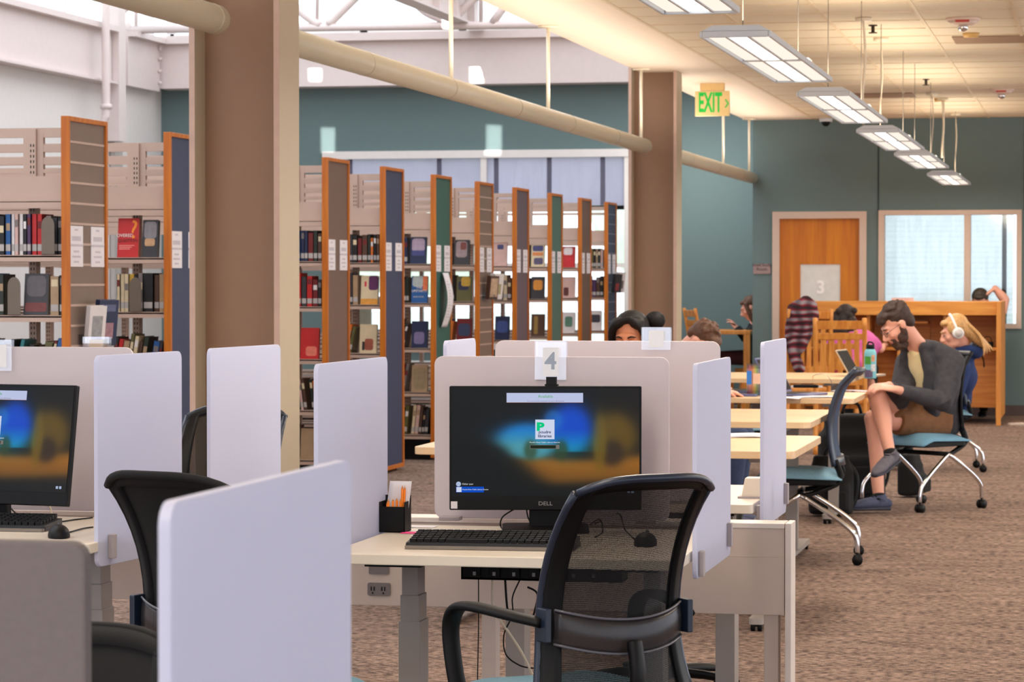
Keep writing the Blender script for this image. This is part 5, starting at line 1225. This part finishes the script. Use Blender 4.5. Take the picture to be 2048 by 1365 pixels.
tee.tube([neck+f_*.03+Vector((0,0,-.04)),chest+f_*.07+Vector((0,0,.02)),hip*.5+chest*.5+f_*.075,hip+f_*.07+Vector((0,0,.06))],[.05,.09,.10,.10],rb=[.03,.06,.07,.07],lat=lt,n=16,rnd=True)
flesh('t_shirt',tee,mat('t_shirt_cream',(228,208,158),.85,var=.06,scale=20),man,.009,4)
jk=MB()
bk=-f_*.03
torso(jk,hip+bk,chest+bk,neck+bk*1.2+Vector((0,0,-.02)),lt,1.02,.020)
for q,s_,e_,w_ in ((1,shL,elL,wrL),(-1,shR,elR,wrR)):
    wv=w_+(e_-w_)*.12
    jk.tube([s_,s_*.55+e_*.45,e_],[.084,.078,.064],n=16,rnd=True); jk.tube([e_,e_*.6+wv*.4,wv],[.060,.056,.040],n=16,rnd=False)
    jk.sph(s_,(.085,.085,.075))
    # front edges of the open jacket
    jk.tube([neck+lt*q*.07+f_*.03+Vector((0,0,-.01)),chest+lt*q*(.105)+f_*.105+Vector((0,0,.03)),(hip+chest)*.5+lt*q*.11+f_*.145,hip+lt*q*.12+f_*.13+Vector((0,0,.05))],[.035,.05,.05,.05],rb=[.025,.035,.04,.04],lat=lt,n=12,rnd=True)
jk.tube([shL+Vector((0,0,.02)),neck*.6+shL*.4-f_*.03,neck-f_*.05+Vector((0,0,-.03)),neck*.6+shR*.4-f_*.03,shR+Vector((0,0,.02))],[.07,.075,.07,.075,.07],n=14,rnd=True)
# hood lying behind the neck
jk.tube([neck+lt*.085+f_*.03,neck+lt*.09-f_*.045+Vector((0,0,.0)),neck-f_*.105+Vector((0,0,-.015)),neck-lt*.09-f_*.045,neck-lt*.085+f_*.03],[.028,.035,.045,.035,.028],n=12,rnd=True)
for i in range(9): # folds
    t_=i/8; a=shL*(1-t_)+elL*t_; jk.tube([a+Vector((.05,-.05,.02)),a+Vector((.0,-.082,-.01)),a+Vector((-.05,-.05,-.03))],.011,n=8,rnd=True)
flesh('jacket',jk,M_jack,man,.009,9)
sh=MB()
sh.tube([hip-Vector((0,0,.02))-f_*.06,hip+Vector((0,0,.05))],[.185,.175],rb=[.135,.125],lat=lt,n=20,smooth=0,rnd=True)
for a,b,fr_ in ((hipL,knL,.68),(hipR,knR,.66)):
    e_=a*(1-fr_)+b*fr_; sh.tube([a,a*.5+e_*.5,e_],[.110,.106,.098],n=18,rnd=False)
for i in range(6):
    t_=.12+.08*i; a=hipL*(1-t_)+knL*t_; sh.tube([a+Vector((0,-.05,.09)),a+Vector((.02,-.10,.0)),a+Vector((.03,-.07,-.07))],.008,n=8,rnd=True)
flesh('shorts',sh,mat('shorts_brown',(122,84,54),.9,var=.12,scale=24,bump=.3),man,.009,3)
M_shoe=mat('shoe_slate',(72,78,104),.75,var=.2,scale=50); M_sole=mat('sole_dark',(58,60,72),.8)
shoe(man,anL,anL+Vector((-.95,-.35,-.0)),(0,0,1),M_shoe,M_sole)
shoe(man,anR,anR+Vector((-.42,-.85,-.30)),(-.1,-.25,.95),mat('shoe_grey',(92,88,98),.75,var=.2,scale=50),M_sole)
for a,kn in ((anL,knL),(anR,knR)):
    d=(kn-a).normalized(); obj('sock',MB().tube([a-d*.01,a+d*.035],[.040,.038],n=14,smooth=0),M_blackf,man,world=True)
# ---- blonde reader with headphones
hip=Vector((-1.06,21.30,.545)); chest=P(1921,752,21.22); neck=P(1924,700,21.18); hc=P(1910,664,21.12)
lt=Vector((.1,-1,0)).normalized(); f_=Vector((-1,-.1,0))
bl=person('blonde person with white headphones and navy hoodie sitting before the oak carrel',(hip.x,hip.y,0))
R=frame((-.97,-.22,0),pitch=radians(20))
skin=MB(); head_skin(skin,hc,R,.98,neck); torso(skin,hip,chest,neck,lt,.82)
shA=chest+lt*.16+Vector((0,0,.06)); shB=chest-lt*.16+Vector((0,0,.06)); elA=P(1912,792,21.0); wrA=P(1862,778,20.95); elB=elA+Vector((0,.4,0)); wrB=wrA+Vector((0,.3,0))
arm(skin,shA,elA,wrA,.85); arm(skin,shB,elB,wrB,.85); hand(skin,wrA,(-1,0,0),(0,0,1),1,.9); hand(skin,wrB,(-1,0,0),(0,0,1),-1,.9)
kA=Vector((-1.50,21.18,.52)); kB=kA+Vector((0,.22,0)); aA=Vector((-1.45,21.15,.09)); aB=aA+Vector((0,.25,0))
leg(skin,hip+lt*.08,kA,aA,.85); leg(skin,hip-lt*.08,kB,aB,.85)
flesh('body',skin,S_light,bl,.008,3); face_parts(bl,hc,R,.98,H_blond,skin=S_light)
def Wb(p): return hc+R@Vector(p)
m=hd(hc,R,[((0,-.028,.050),(.082,.092,.082)),((0,.055,.085),(.058,.030,.026)),((0,-.075,-.01),(.070,.05,.07)),((.066,.018,.035),(.018,.04,.05)),((-.066,.018,.035),(.018,.04,.05))])
m.tube([Wb((0,-.08,.02)),Wb((.0,-.115,-.06)),Wb((.0,-.15,-.13)),Wb((.0,-.20,-.20))],[.07,.062,.05,.022],rb=[.045,.045,.04,.02],lat=lt,n=14,rnd=True)
for i in range(8):
    o=(i-3.5)*.016; m.tube([Wb((o,-.10,.03)),Wb((o*1.4,-.15,-.08)),Wb((o*1.8,-.205+abs(o),-.18)),Wb((o*2.0,-.235+abs(o)*2,-.23))],[.014,.014,.011,.005],n=8,rnd=True)
flesh('hair',m,H_blond,bl,.006,2)
hp=MB().tube([Wb((.092*cos(a),-.005,.0+.138*sin(a))) for a in [pi*i/14 for i in range(15)]],[.010]*15,rb=[.006]*15,n=8,smooth=0)
hpn=obj('headphones',hp,mat('headphone_white',(230,226,222),.4),bl,world=True)
for q in (-1,1):
    c=obj('ear_cup',MB().cyl(Wb((q*.078,-.005,-.01)),Wb((q*.118,-.005,-.01)),.045,.040,n=24),_mats['headphone_white'],hpn); c.data.transform(Matrix.Translation(-bl.location)); 
    c2=obj('ear_cup_face',MB().cyl(Wb((q*.118,-.005,-.01)),Wb((q*.120,-.005,-.01)),.030,n=24),mat('headphone_grey',(196,190,186),.4),hpn); c2.data.transform(Matrix.Translation(-bl.location))
M_hood=mat('hoodie_navy',(20,44,92),.9,var=.2,scale=22,bump=.4)
hd_=MB(); torso(hd_,hip,chest,neck+Vector((0,0,-.03)),lt,.92,.02)
for s_,e_,w_ in ((shA,elA,wrA),(shB,elB,wrB)):
    hd_.tube([s_,s_*.5+e_*.5,e_],[.070,.066,.056],n=14,rnd=True); hd_.tube([e_,w_],[.056,.042],n=14,smooth=0)
hd_.tube([neck+lt*.08+Vector((-.04,0,-.01)),neck+lt*.085+Vector((.05,0,0)),neck+Vector((.11,0,-.02)),neck-lt*.085+Vector((.05,0,0)),neck-lt*.08+Vector((-.04,0,-.01))],[.03,.04,.05,.04,.03],n=12,rnd=True)
flesh('hoodie',hd_,M_hood,bl,.010,3)
lg=MB(); lg.tube([hip-Vector((0,0,.02)),hip+Vector((0,0,.07))],[.17,.16],rb=[.13,.12],lat=lt,n=18,smooth=0,rnd=True)
for a,b,c in ((hip+lt*.08,kA,aA),(hip-lt*.08,kB,aB)): lg.tube([a,b],[.095,.07],n=14,smooth=0,rnd=True).tube([b,c],[.068,.045],n=14,smooth=0)
flesh('trousers',lg,M_blackf,bl,.012,3)
for a in (aA,aB): shoe(bl,a,a+Vector((-1,0,0)),(0,0,1),M_black,M_sole,s=.9)
# ---- dark haired reader behind the raised desk
hc=P(1261,680,12.78); neck=hc+Vector((.03,.06,-.14)); hip=Vector((hc.x+.03,12.92,.55)); chest=Vector((hc.x+.03,12.88,.93))
nest_chair((hip.x,hip.y-.05,0),radians(180),'nesting chair under the dark haired reader, hidden behind the dividers')
wm=person('dark haired person with a bun, eyes lowered, seen over the white dividers behind monitor 4',(hip.x,hip.y,0))
R=frame((-.10,-1,0),pitch=radians(9)); lt=Vector((1,0,0))
skin=MB(); head_skin(skin,hc,R,1.0,neck); torso(skin,hip,chest,neck,lt,.82)
for q in (-1,1):
    s_=chest+lt*q*.16+Vector((0,0,.05)); e_=Vector((chest.x+q*.24,12.66,.81)); w_=Vector((chest.x+q*.13,12.36,.775)); arm(skin,s_,e_,w_,.85); hand(skin,w_,(-q*.3,-1,0),(0,0,1),q,.9)
    leg(skin,hip+lt*q*.09,Vector((hip.x+q*.12,12.52,.55)),Vector((hip.x+q*.12,12.56,.09)),.85)
flesh('body',skin,S_tan,wm,.007,3); face_parts(wm,hc,R,1.0,H_black,skin=S_tan)
def Ww(p): return hc+R@Vector(p)
m=hd(hc,R,[((0,-.032,.050),(.086,.094,.084)),((0,-.07,-.01),(.078,.06,.08)),((.045,.035,.085),(.036,.040,.026)),((-.045,.035,.085),(.036,.040,.026))])
for q in (-1,1): m.tube([Ww((q*.004-.012,.060,.108)),Ww((q*.050,.062,.085)),Ww((q*.078,.045,.04)),Ww((q*.083,.015,-.04)),Ww((q*.08,.0,-.12))],[.014,.017,.017,.017,.013],n=10,rnd=True)
flesh('hair',m,H_black,wm,.006,3)
bn=MB(); c=Ww((-.055,-.075,.11)) if False else P(1311,641,12.85)
bn.sph(c,(.046,.044,.040)).tube([c+Vector((.036*cos(a),-.01,.030*sin(a))) for a in [2*pi*i/10 for i in range(11)]],.014,n=8)
flesh('hair_bun',bn,H_black,wm,.006,2)
tp=MB(); torso(tp,hip,chest,neck+Vector((0,0,-.05)),lt,.9,.015)
for q in (-1,1): s_=chest+lt*q*.16+Vector((0,0,.05)); e_=Vector((chest.x+q*.24,12.66,.81)); w_=Vector((chest.x+q*.13,12.36,.775)); tp.tube([s_,e_],[.066,.052],n=14,smooth=0,rnd=True).tube([e_,w_],[.052,.04],n=12,smooth=0)
flesh('sweater',tp,mat('sweater_grey',(92,88,96),.9,var=.15,scale=30),wm,.012,3)
lg=MB()
for q in (-1,1): lg.tube([hip+lt*q*.09,Vector((hip.x+q*.12,12.52,.55))],[.10,.072],n=14,smooth=0,rnd=True).tube([Vector((hip.x+q*.12,12.52,.55)),Vector((hip.x+q*.12,12.56,.09))],[.07,.045],n=14,smooth=0)
flesh('trousers',lg,M_blackf,wm,.012,3)
for q in (-1,1): a=Vector((hip.x+q*.12,12.56,.09)); shoe(wm,a,a+Vector((0,-1,0)),(0,0,1),mat('shoe_white',(210,206,200),.6),M_sole,s=.9)
# ---- short haired reader at the laptop table
hc=P(1402,684,15.72); hip=Vector((hc.x-.20,15.72,.545)); chest=P(1362,740,15.72); neck=P(1372,704,15.72)
rd=person('person with short brown hair and glasses bowed over the table, seen above the white divider',(hip.x,hip.y,0))
R=frame((.93,-.30,0),pitch=radians(58)); lt=Vector((-.15,1,0)).normalized()
skin=MB(); head_skin(skin,hc,R,.95,neck); torso(skin,hip,chest,neck,lt,.9)
s1,e1,w1=chest-lt*.18+Vector((0,0,.06)),P(1400,800,15.95),P(1446,781,16.45); s2,e2,w2=chest+lt*.18+Vector((0,0,.06)),chest+Vector((.12,.5,-.18)),Vector((Xp(1420,16.9),16.9,.80))
arm(skin,s1,e1,w1,.9); arm(skin,s2,e2,w2,.9); hand(skin,w1,(1,.25,-.25),(0,0,1),1,1.0,.5); hand(skin,w2,(1,-.1,-.1),(0,0,1),-1,1,.5)
for q in (-1,1): leg(skin,hip+lt*q*.09,hip+Vector((.42,q*.12,0)),Vector((hip.x+.38,hip.y+q*.12,.09)),.9)
flesh('body',skin,S_light,rd,.007,3); face_parts(rd,hc,R,.95,H_mid,skin=S_light)
rn=random.Random(5); pts=[((0,-.030,.050),(.081,.090,.080)),((0,.045,.085),(.060,.040,.030)),((0,-.065,.005),(.068,.045,.055))]
for i in range(40):
    a=rn.random()*6.28; e=rn.uniform(.35,1.4); pts.append(((.076*cos(a)*cos(e),-.025+.09*sin(a)*cos(e),.052+.082*sin(e)),(.012,.012,.012)))
flesh('hair',hd(hc,R,pts,.95),H_mid,rd,.006,2)
def Wr(p): return hc+R@(Vector(p)*.95)
gl=MB()
for q in (-1,1):
    gl.tube([Wr((q*.032+.023*cos(a),.106,.018*sin(a))) for a in [2*pi*i/14 for i in range(15)]],.0016,n=6,smooth=0).tube([Wr((q*.055,.105,.008)),Wr((q*.078,.06,.010)),Wr((q*.083,-.01,.008))],.0018,n=6)
obj('glasses',gl,_mats['glasses_frame'],rd,world=True)
tp=MB(); torso(tp,hip,chest,neck+Vector((0,0,-.03)),lt,.98,.018)
for s_,e_,w_ in ((s1,e1,w1),(s2,e2,w2)): tp.tube([s_,e_],[.072,.056],n=14,smooth=0,rnd=True).tube([e_,w_*.8+e_*.2],[.056,.045],n=12,smooth=0)
tp.tube([neck+Vector((.05,-.06,.0)),neck+Vector((-.05,-.07,.01)),neck+Vector((-.07,.05,.01))],[.02]*3,n=8,rnd=True)
flesh('flannel_shirt',tp,mat('shirt_taupe',(128,112,100),.9,var=.3,scale=30),rd,.012,3)
lg=MB()
for q in (-1,1):
    k_=hip+Vector((.42,q*.12,0)); lg.tube([hip+lt*q*.09,k_],[.10,.075],n=14,smooth=0,rnd=True).tube([k_,Vector((hip.x+.38,hip.y+q*.12,.09))],[.07,.048],n=14,smooth=0)
flesh('trousers',lg,mat('denim',(48,62,92),.9,var=.15,scale=60),rd,.012,3)
for q in (-1,1): a=Vector((hip.x+.38,hip.y+q*.12,.09)); shoe(rd,a,a+Vector((1,0,0)),(0,0,1),M_shoe,M_sole)
nest_chair((hip.x+.05,hip.y,0),radians(-88),'nesting chair under the short haired reader, hidden behind the dividers')
# ---- phone reader in the recess
def simple_seated(label,hc,fdir,pitch,hipz,hair,skinm,top,trous,reach=None,hairlong=True,s=1.0,arms=None,hipoff=.06,bdx=0,bk=1.0,ak=.85,hdir=None):
    f_=Vector((fdir[0],fdir[1],0)).normalized(); lt=Vector((-f_.y,f_.x,0))
    hip=Vector((hc.x+bdx,hc.y,hipz))-f_*hipoff; R=frame(f_,pitch=pitch)
    neck=hc-f_*.055+Vector((0,0,-.13*s)); chest=hip*.38+neck*.62-f_*.01+Vector((bdx*.5,0,0))
    p=person(label,(hip.x,hip.y,0)); skin=MB(); head_skin(skin,hc,R,s,neck); torso(skin,hip,chest,neck,lt,.82*s)
    cl=MB(); torso(cl,hip,chest,neck+Vector((0,0,-.03)),lt,.88*s*bk,.016)
    for i,q in enumerate((-1,1)):
        s_=chest+lt*q*.165*s+Vector((0,0,.06)); 
        if arms: e_,w_=arms[i]
        else: e_,w_=s_+f_*.12+Vector((0,0,-.24))+lt*q*.04,s_+f_*.36+Vector((0,0,-.20))-lt*q*.06
        e_,w_=Vector(e_),Vector(w_)
        arm(skin,s_,e_,w_,ak); hand(skin,w_,hdir if hdir and i==1 else (w_-e_),(0,0,1),q,.95 if ak<1 else 1.15)
        cl.tube([s_,s_*.5+e_*.5,e_ if not (top[1]) else s_*.45+e_*.55],[.068,.062,.054],n=14,rnd=True)
        if not top[1]: cl.tube([e_,w_],[.054,.040],n=12,smooth=0)
        k_=hip+f_*.42+lt*q*.11; a_=Vector((k_.x,k_.y,.09))-f_*.03; leg(skin,hip+lt*q*.09,k_,a_,.85)
    flesh('body',skin,skinm,p,.009,3); face_parts(p,hc,R,s,hair,skin=skinm)
    h=hd(hc,R,[((0,-.030,.050),(.083,.092,.082)),((0,-.06,0),(.074,.055,.07)),((0,.052,.086),(.056,.030,.024))],s)
    if s>1.1:
        rr_=random.Random(9); hd(hc,R,[((rr_.uniform(-.10,.10),rr_.uniform(-.11,-.02),rr_.uniform(-.17,.04)),(.030,.030,.030)) for _ in range(60)],s,h)
    if hairlong:
        def Wx(q_): return hc+R@(Vector(q_)*s)
        for q in (-1,1): h.tube([Wx((q*.070,.03,.06)),Wx((q*.082,.035,-.02)),Wx((q*.085,.04,-.10)),Wx((q*.075,.05,-.19))],[.02,.024,.026,.014],n=10,rnd=True)
        h.tube([Wx((0,-.09,.02)),Wx((0,-.11,-.08)),Wx((0,-.10,-.20))],[.08,.085,.06],rb=[.03,.03,.02],lat=lt,n=12,rnd=True)
    flesh('hair',h,hair,p,.008,2); flesh('shirt',cl,top[0],p,.012,3)
    lg=MB().tube([hip-Vector((0,0,.02)),hip+Vector((0,0,.07))],[.165,.155],rb=[.125,.115],lat=lt,n=16,smooth=0,rnd=True)
    for q in (-1,1):
        k_=hip+f_*.42+lt*q*.11; a_=Vector((k_.x,k_.y,.09))-f_*.03
        lg.tube([hip+lt*q*.09,k_],[.095,.07],n=14,smooth=0,rnd=True).tube([k_,a_],[.068,.045],n=14,smooth=0); 
        shoe(p,a_,a_+f_,(0,0,1),M_black,M_sole,s=.9)
    flesh('trousers',lg,trous,p,.014,3); return p
hc=P(1500,616,31.0)
simple_seated('person with long brown hair in a black top looking at a phone in the recess',hc,(-1,-.15,0),radians(28),.57,H_mid,S_light,(mat('top_black',(18,20,26),.9,var=.2,scale=20),False),mat('trousers_maroon',(74,34,40),.9),
  arms=[(P(1488,672,31.2),P(1474,655,31.2)),(P(1490,676,30.85),P(1473,657,30.9))])
a=P(1463,648,30.95); ph=obj('phone',MB().slab(-.04,.04,-.075,.075,0,.009,.01),M_black); ph.location=a; ph.rotation_euler=(0,.3,.2); tag(ph,'dark phone held by the reader in the recess','phone')
t=thing('stool','round oak stool under the phone reader in the recess','stool',(hc.x,31.0,0)); obj('seat',MB().cyl((0,0,.41),(0,0,.45),.17,n=24),M_carrelv,t)
for i in range(4): obj('leg',MB().cyl((.15*cos(i*pi/2+.7),.15*sin(i*pi/2+.7),0),(.10*cos(i*pi/2+.7),.10*sin(i*pi/2+.7),.41),.016,n=10),M_carrelv,t)
# ---- pink shirt at the carrel
M_pink=mat('shirt_pink',(206,96,160),.85,var=.12,scale=14,bump=.3)
hc=P(1692,640,27.45)
sh_=hc
simple_seated('person with dark hair in a pink shirt seated at the oak carrel',hc,(.12,1,0),radians(25),.56,mat('hair_dark_brown',(44,32,26),.7,var=.4,scale=70,bump=1),S_light,(M_pink,True),M_blackf,hairlong=False,s=1.12,hipoff=.30,bdx=.12,bk=1.35,
  arms=[(P(1762,700,27.3),P(1768,690,27.9)),(P(1655,700,27.4),P(1665,690,27.95))])
wood_chair((hc.x-.03,27.08,0),radians(-3),'oak chair under the person in the pink shirt',zs=.45,zt=.95)
# ---- man behind the carrel with his arm over his head
hc=P(1960,605,29.62)
simple_seated('short haired person behind the oak carrel, one bare arm over the head',hc,(-.1,-1,0),radians(30),.54,mat('hair_dark_short',(50,38,26),.6,var=.4,scale=60,bump=.8),S_light,(mat('shirt_olive',(60,62,52),.9),True),M_blackf,hairlong=False,s=1.08,hipoff=-.10,ak=1.25,hdir=(-.8,-.1,-.55),
  arms=[(P(1925,655,29.5),P(1940,670,29.42)),(P(2010,600,29.66),P(1990,577,29.62))])
wood_chair((hc.x,29.58,0),radians(178),'oak chair behind the carrel, hidden',zs=.43,zt=.9)
